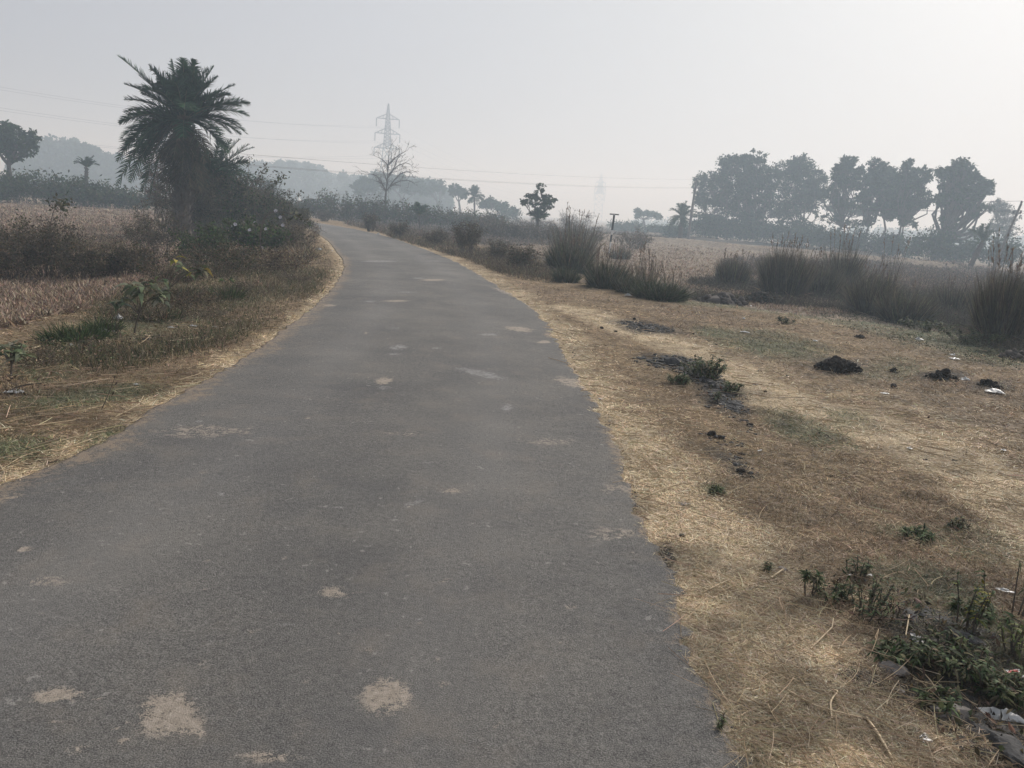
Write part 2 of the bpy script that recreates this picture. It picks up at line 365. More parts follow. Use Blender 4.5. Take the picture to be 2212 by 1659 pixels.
def build_road():
    ys = [-10.0]
    while ys[-1] < 100:
        y = ys[-1]; ys.append(y+(.5 if y < 1 else max(.013, y*.0072)))
    ys = np.array(ys); nx = 150
    t = np.linspace(0, 1, nx)
    dx = np.gradient(np.interp(ys, [a for a, b in LE], [b for a, b in LE]), ys)
    Lx, Rx = xl(ys), xr(ys)
    X = Lx[:, None]+(Rx-Lx)[:, None]*t[None]; Y = np.repeat(ys[:, None], nx, 1)
    edge = np.minimum(X-Lx[:, None], Rx[:, None]-X)
    Z = .012+.02*sm(0, .9, edge)+.008*(fbm(X*.8, Y*.8, 90)-.5)
    Z = np.where(edge < 1e-6, -.05, Z)
    x, y = X.ravel(), Y.ravel()
    V = np.stack([x, y, Z.ravel()], 1)
    i = np.arange(len(ys)-1)[:, None]*nx; j = np.arange(nx-1)[None]
    f = np.stack([i+j, i+j+1, i+nx+j+1, i+nx+j], -1).reshape(-1, 4)
    eR = (Rx[:, None]-X).ravel(); dust = np.maximum(sm(.38, .02, (X-Lx[:, None]).ravel()+.3*(fbm(x*2, y*2, 12)-.5)), sm(.16, .0, eR+.35*(fbm(x*2.3, y*2.3, 13)-.42))*.9)
    mb = MB(); mb.add(V, f, np.stack([ell(x, y, SAND), ell(x, y, PALE), dust], 1))
    m, nt, bs = mat('worn_asphalt')
    a1 = N(nt, 'ShaderNodeAttribute', attribute_name='Col'); s = nt.nodes.new('ShaderNodeSeparateColor'); nt.links.new(a1.outputs['Color'], s.inputs[0])
    n_f = noise(nt, 185, 3, .7); n_m = noise(nt, 34, 6, .75); n_l = noise(nt, 1.1, 5, .6); n_p = noise(nt, 3.2, 5, .65)
    base = ramp(nt, n_f.outputs[0], [(.36, (.024, .023, .022)), (.5, (.132, .128, .122)), (.66, (.31, .30, .285))])
    base = mix(nt, .45, base, ramp(nt, n_m.outputs[0], [(.35, (.055, .054, .052)), (.65, (.19, .184, .172))]))
    base = mix(nt, 1.0, base, ramp(nt, n_l.outputs[0], [(.3, (.82, .82, .83)), (.7, (1.15, 1.12, 1.07))]), 'MULTIPLY')
    wear = math_(nt, 'SUBTRACT', 1.0, math_(nt, 'MULTIPLY', a1.outputs['Alpha'], 1.0))
    base = mix(nt, math_(nt, 'MULTIPLY', a1.outputs['Alpha'], .30), base, (.25, .24, .225))
    n_c = noise(nt, .35, 6, .65)
    base = mix(nt, 1.0, base, ramp(nt, n_c.outputs[0], [(.35, (.84, .84, .85)), (.65, (1.16, 1.15, 1.12))]), 'MULTIPLY')
    dusty = mix(nt, math_(nt, 'MULTIPLY', ramp(nt, n_p.outputs[0], [(.52, (0,)), (.78, (1,))]), .35), base, (.26, .22, .175))
    sandc = ramp(nt, n_m.outputs[0], [(.3, (.20, .17, .135)), (.5, (.31, .265, .215)), (.72, (.41, .355, .295))])
    n_q = noise(nt, 9, 6, .75)
    pert = math_(nt, 'MULTIPLY', math_(nt, 'SUBTRACT', math_(nt, 'ADD', n_m.outputs[0], n_q.outputs[0]), 1.0), 3.4)
    pert = math_(nt, 'ADD', pert, math_(nt, 'MULTIPLY', math_(nt, 'SUBTRACT', n_f.outputs[0], .5), 2.2))
    def msk(src, lo, hi):
        # ragged, broken outlines
        on = math_(nt, 'GREATER_THAN', src, .001)
        v = math_(nt, 'MULTIPLY', math_(nt, 'SUBTRACT', math_(nt, 'ADD', src, pert), lo), 1/(hi-lo), True)
        return math_(nt, 'MULTIPLY', math_(nt, 'MULTIPLY', v, on), math_(nt, 'MULTIPLY', src, 1.6, True))
    n_k = noise(nt, 17, 5, .6); chip = ramp(nt, n_k.outputs[0], [(.665, (0,)), (.70, (1,))])
    dusty = mix(nt, math_(nt, 'MULTIPLY', chip, .6), dusty, (.30, .285, .26))
    col = mix(nt, msk(s.outputs[0], .42, .62), dusty, sandc)
    col = mix(nt, math_(nt, 'MULTIPLY', msk(s.outputs[1], .45, 1.1), .55), col, (.36, .35, .335))
    col = mix(nt, math_(nt, 'MULTIPLY', msk(s.outputs[2], .5, 1.1), .8), col, (.27, .21, .15))
    nt.links.new(col, bs.inputs['Base Color']); bs.inputs['Roughness'].default_value = .85; bs.inputs['Specular IOR Level'].default_value = .25
    bump(nt, bs, math_(nt, 'ADD', n_f.outputs[0], n_m.outputs[0]), .6, .012)
    o = mb.build('road', m, smooth=True); o['kind'] = 'structure'
    # two polished wheel tracks, kept in the alpha of the colour attribute
    wt = np.maximum(np.exp(-((t-.27)/.085)**2), np.exp(-((t-.72)/.085)**2)); al = (np.repeat(wt[None], len(ys), 0)*(.6+.8*(fbm(X*1.5, Y*.35, 66)-.5))).ravel()
    cc = np.concatenate([mb.c[0], al[:, None]], 1); o.data.color_attributes['Col'].data.foreach_set('color', cc.astype(np.float32).ravel())
build_road()

import zlib
def reseed(label):
    global rng
    rng = np.random.default_rng(zlib.crc32(label.encode())+SEED)
SEED = 1
# ------------------------------------------------------------------ ground litter: straw, dead grass, short green grass, stubble
def visible_points(n, px0, px1, py0, py1, keep):
    """random ground points spread over the part of the ground seen nearby"""
    px = rng.uniform(px0, px1, n); py = rng.uniform(py0, py1, n)
    d = fw+((px-1106)/F)[:, None]*CR+((829.5-py)/F)[:, None]*CU
    ok = d[:, 2] < -.012; d = d[ok]; t = -H/d[:, 2]
    x, y = d[:, 0]*t, d[:, 1]*t
    # move onto the terrain
    for _ in range(3):
        z = height(x, y); t = (z-H)/d[:, 2]; x, y = d[:, 0]*t, d[:, 1]*t
    k = keep(x, y); x, y = x[k], y[k]
    return np.stack([x, y, height(x, y)], 1)
def mixcol(g, n, x):
    tan = np.array([[.58, .45, .285], [.67, .54, .36], [.44, .33, .20], [.78, .66, .47]])
    brown = np.array([[.26, .18, .10], [.35, .255, .15], [.14, .097, .058], [.47, .36, .22]])
    redb = np.array([[.27, .19, .118], [.36, .26, .165], [.16, .11, .072]])
    grn = np.array([[.09, .11, .055], [.12, .145, .065], [.17, .18, .10], [.26, .24, .15]])
    dk = np.array([[.05, .042, .032], [.10, .08, .06], [.16, .13, .09]])
    c = vary(brown, n, .22)
    r = rng.random(n); c = np.where((r < g['red']*.6)[:, None], vary(redb, n, .2), c)
    r = rng.random(n); c = np.where((r < np.clip(g['straw']*1.1+.03, 0, 1))[:, None], vary(tan, n, .18)*np.where((x[:, 0] > 1.5) | (x[:, 1] > 14), .93, 1.0)[:, None], c)
    r = rng.random(n); c = np.where((r < g['green']*.85)[:, None], vary(grn, n, .25), c)
    cl = fbm(x[:, 0]*2.6, x[:, 1]*2.6, 88, 5); c = c*(.6+.75*sm(.3, .68, cl))[:, None]
    r = rng.random(n); c = np.where((r < g['dark']*.8)[:, None], vary(dk, n, .25), c)
    return c
def litter():
    def keep(x, y):
        el = xl(y)-x; er = x-xr(y)
        return (((er > -.04) & (x-xb(y) < 2.5)) | ((el > -.03) & (el < 5))) & (y < 40)
    # fine short strands lying criss-cross, the mat of the verge
    P = visible_points(620000, -60, 2280, 560, 1700, keep)
    n = len(P); dist = np.hypot(P[:, 0], P[:, 1]); g = regions(P[:, 0], P[:, 1])
    worn = sm(.7, .3, seg_d(P[:, 0], P[:, 1], TRACK)); thin = rng.random(n) < np.clip(.5+g['straw']*.6+g['green']*.3, 0, 1)*(1-.5*worn); P = P[thin]; dist = dist[thin]; g = {k: v[thin] for k, v in g.items()}; n = len(P)
    a = rng.uniform(0, 2*math.pi, n); el = np.abs(rng.normal(0, .28, n))+.02; el = np.where((g['green'] > .4) | (g['red'] > .5), el+.5*rng.random(n), el)
    d = np.stack([np.cos(a)*np.cos(el), np.sin(a)*np.cos(el), np.sin(el)], 1)
    k = np.clip(dist/4.5, .75, 3.5)
    L = rng.uniform(.02, .065, n)*k**.6; W = rng.uniform(.0018, .0036, n)*k
    mb = MB(); P[:, 2] += rng.random(n)*.012
    blades(mb, P, d, L, W, rng.uniform(.1, .9, n)*np.sin(el), mixcol(g, n, P), 2, np.broadcast_to([0, 0, 1.0], d.shape)+.6*rdir(n))
    o = mb.build('dry_grass_mat', M['straw']); tag(o, 'short dead grass and chopped straw matted over both road verges', 'dry grass', None, 'stuff')
    # long loose stalks
    P = visible_points(9500, -60, 2280, 560, 1700, keep); g = regions(P[:, 0], P[:, 1]); dist = np.hypot(P[:, 0], P[:, 1])
    pr = .10+.75*g['straw']+.35*(P[:, 0] < 0)*(dist < 9)
    s = rng.random(len(P)) < pr; P = P[s]; dist = dist[s]; n = len(P)
    el_ = xl(P[:, 1])-P[:, 0]; left = P[:, 0] < -1
    a = np.where(left, rng.normal(math.radians(15), .6, n), np.where(rng.random(n) < .4, rng.normal(math.radians(-38), .5, n), rng.uniform(0, 6.28, n))); tilt = np.abs(rng.normal(0, .07, n))
    d = np.stack([np.cos(a)*np.cos(tilt), np.sin(a)*np.cos(tilt), np.sin(tilt)], 1)
    mb = MB(); P[:, 2] += .012+.02*rng.random(n)
    L = rng.uniform(.05, .22, n)*np.where(rng.random(n) < .1, 1.8, 1.0)*np.where(left, 1.25, 1.0); ex = P+d*L[:, None]; L = np.where((xl(ex[:, 1])-ex[:, 0] < -.08) & (ex[:, 0] < -1), .03, L)
    sd = np.cross(d, np.array([0, 0, 1.0]))
    P0 = P.copy(); bend = rng.normal(0, .14, n)[:, None]
    seg = 4; pts = [P0+d*L[:, None]*(k/seg)+sd*bend*L[:, None]*(k/seg)**2 for k in range(seg+1)]
    r = rng.uniform(.0009, .0019, n)*np.clip(dist/4, .8, 2.6)
    col = vary([[.52, .40, .25], [.60, .48, .32], [.44, .33, .20], [.34, .25, .16]], n, .15)
    for k in range(seg):
        tubes(mb, pts[k], pts[k+1]+d*.001, r, r*.95, 4)
    cols = np.tile(np.repeat(col, 8, 0), (seg, 1)); mb.c = [cols]; mb.v = [np.concatenate(mb.v)]; mb.f = [np.concatenate(mb.f)]
    o = mb.build('straw_stalks', M['straw']); tag(o, 'long loose pale straw stalks strewn along the road edges', 'straw', None, 'stuff')
litter()

def stubble(name, label, cond, px0, px1, py0, py1, n0, pal, hgt, big=1.0):
    P = visible_points(n0, px0, px1, py0, py1, cond); n = len(P); dist = np.hypot(P[:, 0], P[:, 1])
    rowx = np.round((P[:, 0]*.9+P[:, 1]*.3)/.28)*.28
    m = 5; B = np.repeat(P, m, 0); k = np.repeat(np.clip(dist/14, .8, 4.5), m)
    near = sm(22, 10, dist)*(P[:, 0] < 0); nb = np.repeat(near, m)
    B[:, :2] += rng.normal(0, .035, (n*m, 2))*k[:, None]
    B[:, 2] -= .01
    d = unit(rng.normal(size=(n*m, 3))*np.array([.55, .55, .25])+np.array([0, 0, 1.0]))
    mb = MB()
    blades(mb, B, d, rng.uniform(.5, 1.0, n*m)*hgt*k**.35*(1+.45*nb), rng.uniform(.006, .013, n*m)*k*big*(1+1.1*nb), rng.uniform(.1, .7, n*m), vary(pal, n*m, .22), 2)
    o = mb.build(name, M['blade']); tag(o, label, 'stubble', None, 'stuff'); return o
FP = [[.37, .28, .20], [.48, .37, .27], [.25, .18, .13], [.16, .115, .085]]
stubble('crop_stubble', 'cut pinkish brown crop stubble on the field left of the road', lambda x, y: (xl(y)-x > 2.9+.8*(fbm(x*1.1,y*1.1,4)-.5)) & (y < 90), -80, 760, 432, 760, 32000, FP, .15, 1.3)
stubble('crop_stubble', 'pale cut crop stubble on the wide field right of the road', lambda x, y: (x-xb(y) > 3.0+1.2*(x > 4)) & (y < 85), 900, 2300, 500, 680, 30000, FP, .13)

# ------------------------------------------------------------------ plants
GRN = [[.05, .09, .028], [.07, .115, .034], [.035, .062, .022], [.10, .13, .045]]
DULL = [[.068, .08, .040], [.095, .097, .052], [.05, .057, .033], [.13, .118, .072]]
BRN = [[.11, .082, .054], [.155, .115, .074], [.075, .057, .040], [.205, .155, .10]]
DGR = [[.026, .055, .024], [.036, .070, .028], [.020, .042, .020], [.05, .085, .03]]
STRW = [[.36, .29, .19], [.28, .22, .145], [.20, .16, .10], [.42, .34, .23]]

def tuft(p, h, w, n, pal, label, group=None, base_pal=None, plumes=0, spread=.22, name='tall_grass_clump', cat='grass clump', lean=0, wide=1.0):
    """a clump of upright grass blades springing from one foot"""
    reseed(label); mb = MB(); p = np.asarray(p, float); dist = max(3, math.hypot(p[0], p[1])); k = max(1, dist/11)*wide
    r = w*.5*np.sqrt(rng.random(n))*.75; a = rng.uniform(0, 6.283, n)
    B = np.stack([p[0]+r*np.cos(a), p[1]+r*np.sin(a), np.zeros(n)], 1); B[:, 2] = height(B[:, 0], B[:, 1])-.03
    out = np.stack([np.cos(a), np.sin(a), np.zeros(n)], 1)*(r/(w*.5))[:, None]
    d = unit(np.array([lean, 0, 1.0])+out*spread*1.6+rng.normal(size=(n, 3))*spread*.7*np.array([1, 1, .2]))
    lens = h*(1-.35*(r/(w*.5))**2)*rng.uniform(.45, 1.08, n)
    blades(mb, B, d, lens, rng.uniform(.005, .011, n)*k, rng.uniform(.0, .35, n)*spread*2.2*np.where(rng.random(n) < .22, 4.5, 1), vary(pal, n, .3), 4, tip=.05)
    q = int(n*.3); a_ = rng.uniform(0, 6.283, q); i = rng.integers(0, n, q); dl = unit(np.stack([np.cos(a_), np.sin(a_), rng.uniform(.1, .9, q)], 1))
    blades(mb, B[i]+np.array([0, 0, .03]), dl, h*rng.uniform(.15, .45, q), rng.uniform(.006, .012, q)*k, rng.uniform(.2, .8, q), vary(BRN+STRW, q, .25), 3)
    if base_pal is not None:
        m = int(n*.7); i = rng.integers(0, n, m)
        d2 = unit(d[i]+rng.normal(size=(m, 3))*.5); d2[:, 2] = np.abs(d2[:, 2])
        blades(mb, B[i], d2, h*.5*rng.uniform(.3, 1.1, m), rng.uniform(.006, .014, m)*k, rng.uniform(.2, .8, m), vary(base_pal, m, .25), 3)
    foot = (p[0], p[1], gz(p[0], p[1]))
    t = empty(name, foot, label, cat, group); o = mb.build('blades', M['blade'], t, foot)
    if plumes:
        mb = MB(); i = rng.integers(0, n, plumes)
        A = B[i]; dd = unit(np.array([lean, 0, 1.0])+rng.normal(size=(plumes, 3))*.13); T = A+dd*(h*rng.uniform(.9, 1.2, plumes))[:, None]
        tubes(mb, A, T, .003*k, .002*k, 3); mb.c = [np.broadcast_to([.16, .125, .095], mb.v[0].shape)]
        q = 9; Q = np.repeat(T, q, 0)-np.repeat(dd, q, 0)*rng.uniform(0, .28, (plumes*q, 1))
        blades(mb, Q, unit(np.repeat(dd, q, 0)+rng.normal(size=(plumes*q, 3))*.25), .10, .012*k, .3, vary([[.17, .13, .10], [.24, .19, .145]], plumes*q, .2), 1)
        mb.build('seed_stalks', M['blade'], t, foot)
    return t

def bush(p, w, h, label, pal=DULL, nl=1500, ls=.05, group=None, name='bush', cat='bush', stems=14, top=None, twigcol=None, upright=.5, depth=None, ratio=.5, levels=3, core=.0, flowers=0, gap=.35):
    """stems that fork from the foot, with leaves clustered along the outer twigs"""
    reseed(label); p = np.asarray(p, float).copy(); p[2] = gz(p[0], p[1]); t = empty(name, p, label, cat, group)
    dist = max(3, math.hypot(p[0], p[1])); dp = depth or w
    ms, ml = MB(), MB(); pix = dist/770
    A = []; Bv = []; RA = []; TIPS = []
    for s in range(stems):
        a = rng.uniform(0, 6.283); rr = math.sqrt(rng.random())
        foot = p+np.array([math.cos(a)*rr*w*.18, math.sin(a)*rr*dp*.18, -.04])
        foot[2] = gz(foot[0], foot[1])-.04
        a2 = a+rng.normal(0, .4)
        hh = h*rng.uniform(.62, 1.0)*(1-(.45 if upright < 1 else .15)*rr**2)
        tip = p+np.array([math.cos(a2)*rr*w*.5, math.sin(a2)*rr*dp*.5, hh])
        pts = [foot]; nseg = 5
        for k in range(1, nseg+1):
            u = k/nseg; q = foot*(1-u)+tip*u+np.array([0, 0, 1])*h*.12*math.sin(u*math.pi)*upright+rng.normal(size=3)*.035*h
            pts.append(q)
        rad = max(.008*h**.7, pix*.22)
        for k in range(nseg):
            A.append(pts[k]); Bv.append(pts[k+1]); RA.append(rad*(1-.7*k/nseg))
        for k in range(2, nseg+1):
            for b in range(levels):
                dd = unit(rng.normal(size=3)*np.array([1, 1, .5])+np.array([0, 0, .5]))
                e = pts[k]+dd*h*rng.uniform(.08, .24)
                A.append(pts[k]); Bv.append(e); RA.append(rad*.45); TIPS.append((pts[k], e))
    A = np.array(A); Bv = np.array(Bv); RA = np.array(RA)
    tubes(ms, A, Bv, RA, RA*.75, 4); ms.build('stems', M['twig'], t, p)
    if nl:
        T0 = np.array([a for a, b in TIPS]); T1 = np.array([b for a, b in TIPS])
        wgt = rng.random(len(T0))**(1+gap*2); i = rng.choice(len(T0), nl, p=wgt/wgt.sum()); u = rng.random((nl, 1))
        P = T0[i]*(1-u)+T1[i]*u+rng.normal(size=(nl, 3))*ls*.9
        P[:, 2] = np.maximum(P[:, 2], p[2]-.3+.02)
        leafs(ml, P, ls*rng.uniform(.6, 1.3, nl)*1.0, vary(pal, nl, .25), ratio, .25)
        ml.build('leaves', M['leaf'], t, p)
    if flowers:
        for f in range(flowers):
            a, b = TIPS[rng.integers(0, len(TIPS))]; flower(b+np.array([0, 0, .03]), .04, t, p)
    return t
def flower(c, r, t, origin):
    mb = MB(); n = 10; c = np.asarray(c, float); a = np.arange(n)*2*math.pi/n
    d = unit(np.array([rng.normal()*.4, -1, .5])); s = unit(np.cross(d, [0, 0, 1.0])); v = np.cross(s, d)
    rim = c+d*r*.5+r*(np.cos(a)[:, None]*s+np.sin(a)[:, None]*v)*(1+.12*np.cos(a*5))[:, None]
    inner = c+r*.35*(np.cos(a)[:, None]*s+np.sin(a)[:, None]*v)+d*r*.1
    th = c-d*r*.9+r*.12*(np.cos(a)[:, None]*s+np.sin(a)[:, None]*v)
    V = np.concatenate([rim, inner, th]); f = [[k, (k+1) % n, n+(k+1) % n, n+k] for k in range(n)]+[[n+k, n+(k+1) % n, 2*n+(k+1) % n, 2*n+k] for k in range(n)]
    mb.add(V, f); mb.build('flower', M['petal'], t, origin, True)

def limb_tree(p, D, trunk_px, blobs, label, name='tree', pal=DGR, leaf=.3, nleaf=4000, cat='tree', group=None, trunk_r=.16, lean=None, fork=.5, tips=150, spread=.16, twig=.0, depth=1.0, parts_crown='crown', leafpart=True, stems=1, airy=.0):
    """blobs: (px,py,rx,ry) of the crown as seen, set out at distance D with depth of their own"""
    reseed(label); p = np.asarray(p, float).copy(); p[2] = gz(p[0], p[1])-.05; t = empty(name, p, label, cat, group)
    s = D/F; ms, ml = MB(), MB()
    cs = []
    for b in blobs:
        c = at(b[0], b[1], D); rx, ry = b[2]*s, b[3]*s
        c[:2] *= 1+rng.uniform(-.5, .5)*rx*.9*depth/D
        cs.append((c, rx, ry, b[4] if len(b) > 4 else 1.0))
    centre = np.mean([c for c, *_ in cs], 0)
    vol = np.array([(rx*rx*ry)**.62*k for c, rx, ry, k in cs]); vol /= vol.sum()
    base_tops = []
    for k in range(stems):
        foot = p+np.array([rng.normal()*.5, rng.normal()*.5, 0])*(stems > 1)
        tgt = centre if stems == 1 else cs[int(rng.integers(0, len(cs)))][0]*.6+centre*.4
        topz = p[2]+(min(c[2]-ry*.4 for c, rx, ry, _ in cs)-p[2])*fork+.2
        u = (topz-p[2])/max(.5, tgt[2]-p[2]); top = foot+(tgt-foot)*u*.9; top[2] = topz
        pts = [foot, foot*.65+top*.35+np.append(rng.normal(size=2)*.06*(topz-p[2]), 0), foot*.3+top*.7+np.append(rng.normal(size=2)*.06*(topz-p[2]), 0), top]
        path(ms, pts, np.array([1.25, 1, .85, .72])*trunk_r, 7); base_tops.append(top)
    for (c, rx, ry, kk), v in zip(cs, vol):
        top = min(base_tops, key=lambda q: np.linalg.norm(q-c))
        m1 = (top+c)/2+rng.normal(size=3)*.12*np.linalg.norm(c-top)-np.array([0, 0, .06])*np.linalg.norm(c-top)
        path(ms, [top, (top*.5+m1*.5)+rng.normal(size=3)*.03*rx, m1, (m1+c)/2+rng.normal(size=3)*.1*rx, c], np.array([.6, .5, .42, .32, .22])*trunk_r, 6)
        nt_ = max(5, int(tips*v*.8)); dirs = rdir(nt_); dirs[:, 2] = dirs[:, 2]*.9+.12
        rad = rng.uniform(.3, 1.12, nt_)[:, None]**.6*rng.uniform(.8, 1.12)
        T = c+dirs*rad*np.array([rx, rx*depth, ry])
        org = np.where(rng.random((nt_, 1)) < .5, c, (m1+c)/2)+rng.normal(size=(nt_, 3))*.12*rx
        mid = (org+T)/2+rng.normal(size=(nt_, 3))*.10*rx
        tubes(ms, org, mid, max(.12*trunk_r, D/770*.16), max(.09*trunk_r, D/770*.14), 4); tubes(ms, mid, T, max(.09*trunk_r, D/770*.14), max(.04*trunk_r, D/770*.10), 4)
        if twig:
            for _ in range(3):
                e = T+unit(dirs+rdir(nt_)*.8)*rng.uniform(.3, 1, (nt_, 1))*twig
                tubes(ms, T, e, D/770*.11, D/770*.07, 3)
                e2 = mid+unit(dirs+rdir(nt_)*.9)*rng.uniform(.3, 1, (nt_, 1))*twig*1.2
                tubes(ms, mid, e2, D/770*.11, D/770*.07, 3)
        if nleaf:
            nl = int(nleaf*v); i = rng.integers(0, nt_, nl)
            P = T[i]+rng.normal(size=(nl, 3))*spread*.85*np.array([rx, rx, ry*.8])*rng.uniform(.5, 1.5, nt_)[i][:, None]
            leafs(ml, P, leaf*rng.uniform(.6, 1.35, nl), vary(pal, nl, .22), .6, .35)
    ms.build('trunk', M['bark'], t, p)
    if nleaf: ml.build(parts_crown, M['leaf'], t, p)
    return t

def frond_pts(c, tip, lift, n=22):
    c = np.asarray(c, float); tip = np.asarray(tip, float); L = np.linalg.norm(tip-c)
    mid = (c+tip)/2+np.array([0, 0, lift*L])
    u = np.linspace(0, 1, n)[:, None]; return (1-u)**2*c+2*u*(1-u)*mid+u*u*tip
def frond(pts, leaflen, pairs, col, mbl, mbs, w=.03, srad=.018, start=.12, vee=.45, rag=0.0, droop=.25):
    n = len(pts); u = np.linspace(start, 1, pairs); idx = u*(n-1); i0 = np.minimum(idx.astype(int), n-2); fr = (idx-i0)[:, None]
    P = pts[i0]*(1-fr)+pts[i0+1]*fr; d = unit(pts[i0+1]-pts[i0])
    s = unit(np.cross(d, np.array([0, 0, 1.0])+rng.normal(size=3)*.25)); up = np.cross(s, d)
    prof = np.sin(np.clip((u-start)/(1-start)*.86+.14, 0, 1)*math.pi)**.55
    for sg in (-1, 1):
        k = rng.random(pairs) > rag
        dd = unit(s*sg*.85+d*(.55+.35*u[:, None])+up*vee*rng.uniform(.3, 1.4, (pairs, 1))+rng.normal(size=(pairs, 3))*.12)
        blades(mbl, P[k], dd[k], (leaflen*prof*rng.uniform(.8, 1.1, pairs))[k], w, droop*rng.uniform(.4, 1.3, k.sum()), vary(col, int(k.sum()), .2), 2, up[k]*0+s[k]*0+d[k]*.2+up[k], .12)
    path(mbs, pts, np.linspace(srad, srad*.35, n), 4, (.12, .11, .06))
def palm(p, D, trunk_px, crown_px, tips, label, R_px=60, trunk_r=.3, nfill=24, leaflen=.4, pairs=40, w=.03, skirt=0, group=None, cat='palm', name='date_palm', pal=None, big=False, elev=(-25, 85)):
    reseed(label); pal = pal or [[.018, .055, .026], [.028, .075, .033], [.012, .036, .020], [.042, .092, .04]]
    reseed(label); p = np.asarray(p, float).copy(); p[2] = gz(p[0], p[1])-.05; t = empty(name, p, label, cat, group); s = D/F
    c = at(crown_px[0], crown_px[1], D); m = MB()
    pts = [p, p*.66+c*.34, p*.33+c*.67, c]; path(m, pts, np.array([1.25, 1.0, 1.05, .8])*trunk_r, 10)
    # stubs of cut leaf stalks up the trunk
    hgt = c[2]-p[2]; ns = int(max(10, hgt*(110 if big else 14)))
    u = rng.random(ns); a = rng.uniform(0, 6.283, ns); o = np.stack([np.cos(a), np.sin(a), np.zeros(ns)], 1)
    b = p+(c-p)*u[:, None]+o*trunk_r*.85
    tubes(m, b, b+(o*.8+np.array([0, 0, .9]))*trunk_r*rng.uniform(.4, .9, (ns, 1)), trunk_r*.20, trunk_r*.10, 4)
    m.build('trunk', M['bark'], t, p)
    ml, ms = MB(), MB()
    R_ = R_px*s
    out_tips = [(at(tx, ty, D)+np.array([0, rng.uniform(-.15, .15)*R_, 0]), lf) for tx, ty, lf in tips]
    for tp, lf in out_tips:
        if big:
            fl, fs = MB(), MB(); frond(frond_pts(c, tp, lf), leaflen, pairs+18, pal, fl, fs, w); 
            fl.v += fs.v; fl.c += fs.c; fl.f += [f+fl.n for f in fs.f]
            fl.n += fs.n; fl.build('frond', M['leaf'], t, p)
        else: frond(frond_pts(c, tp, lf), leaflen, pairs, pal, ml, ms, w)
    for k in range(nfill):
        a = rng.uniform(0, 6.283); e = math.radians(rng.uniform(*elev)); L = R_*(rng.uniform(.55, .95) if big else rng.uniform(.72, .98))
        tp = c+np.array([math.cos(a)*math.cos(e), math.sin(a)*math.cos(e), math.sin(e)])*L
        frond(frond_pts(c, tp, .14+.26*math.cos(e)), leaflen, pairs, pal, ml, ms, w)
    ml.v += ms.v; ml.c += ms.c; ml.f += [f+ml.n for f in ms.f]; ml.n += ms.n
    ml.build('crown', M['leaf'], t, p)
    if skirt:
        ml, ms = MB(), MB()
        for k in range(skirt):
            a = rng.uniform(0, 6.283); L = R_*rng.uniform(.45, .95); b = c+np.array([0, 0, -rng.uniform(.0, .42)*hgt])
            r = R_*rng.uniform(.22, .55)
            tp = b+np.array([math.cos(a)*r, math.sin(a)*r, -L*.55])
            frond(frond_pts(b, tp, .45), leaflen*.8, pairs, [[.05, .038, .024], [.075, .056, .034], [.035, .04, .02]], ml, ms, w*.8, rag=.3, droop=.6)
        ml.v += ms.v; ml.c += ms.c; ml.f += [f+ml.n for f in ms.f]; ml.n += ms.n
        ml.build('dead_fronds', M['leaf'], t, p)
    return t

def bare_tree(D, trunk, limbs, label, r0=.13):
    base = onground(trunk[0][0], D); reseed(label); t = empty('bare_tree', base, label, 'tree'); m = MB(); pix = D/770
    def P(l, y0=0, y1=None):
        q = [at(a, b, D) for a, b in l]; n = len(q); off = rng.normal()*1.3
        for k in range(n): q[k] = q[k]*1.0; q[k][1] += (off*k/(n-1) if n > 1 else 0)
        return q
    tr = [base-np.array([0, 0, .1])]+[at(a, b, D) for a, b in trunk[1:]]
    path(m, tr, np.linspace(r0, r0*.55, len(tr)), 7)
    segs = []
    for l in limbs:
        q = P(l); q[0] = at(l[0][0], l[0][1], D); path(m, q, np.linspace(r0*.5, pix*.28, len(q)), 5)
        for a, b in zip(q[:-1], q[1:]): segs.append((a, b, 0))
    tips = []
    A, Bv, R1 = [], [], []
    def grow(a, d, L, r, lev):
        e = a+d*L*.5+rng.normal(size=3)*.04*L; f = e+unit(d+rng.normal(size=3)*.25+np.array([0, 0, .12]))*L*.5
        A.extend([a, e]); Bv.extend([e, f]); R1.extend([r, r*.8]); tips.append(f)
        if lev:
            for q, pt in ((.5, e), (1, f), (1, f)):
                if rng.random() < .85:
                    grow(pt, unit(d+rng.normal(size=3)*.6*np.array([1, 1, .8])+np.array([0, 0, .1])), L*rng.uniform(.45, .75), r*.7, lev-1)
    for a, b, _ in segs:
        d = unit(b-a); L = np.linalg.norm(b-a)
        for k in range(max(2, int(L/.45))):
            u = rng.uniform(.15, 1); dd = unit(d*.9+rng.normal(size=3)*.65+np.array([0, 0, .15])); grow(a+(b-a)*u, dd, rng.uniform(.5, 1.1), pix*.2, 2)
    tubes(m, np.array(A), np.array(Bv), np.array(R1), np.array(R1)*.8, 3); m.build('trunk', M['bark'], t, base)
    m = MB(); T_ = np.array(tips); i = rng.integers(0, len(T_), 260); leafs(m, T_[i], .11, vary(BRN, 260, .2), .6); m.build('leaves', M['leaf'], t, base)

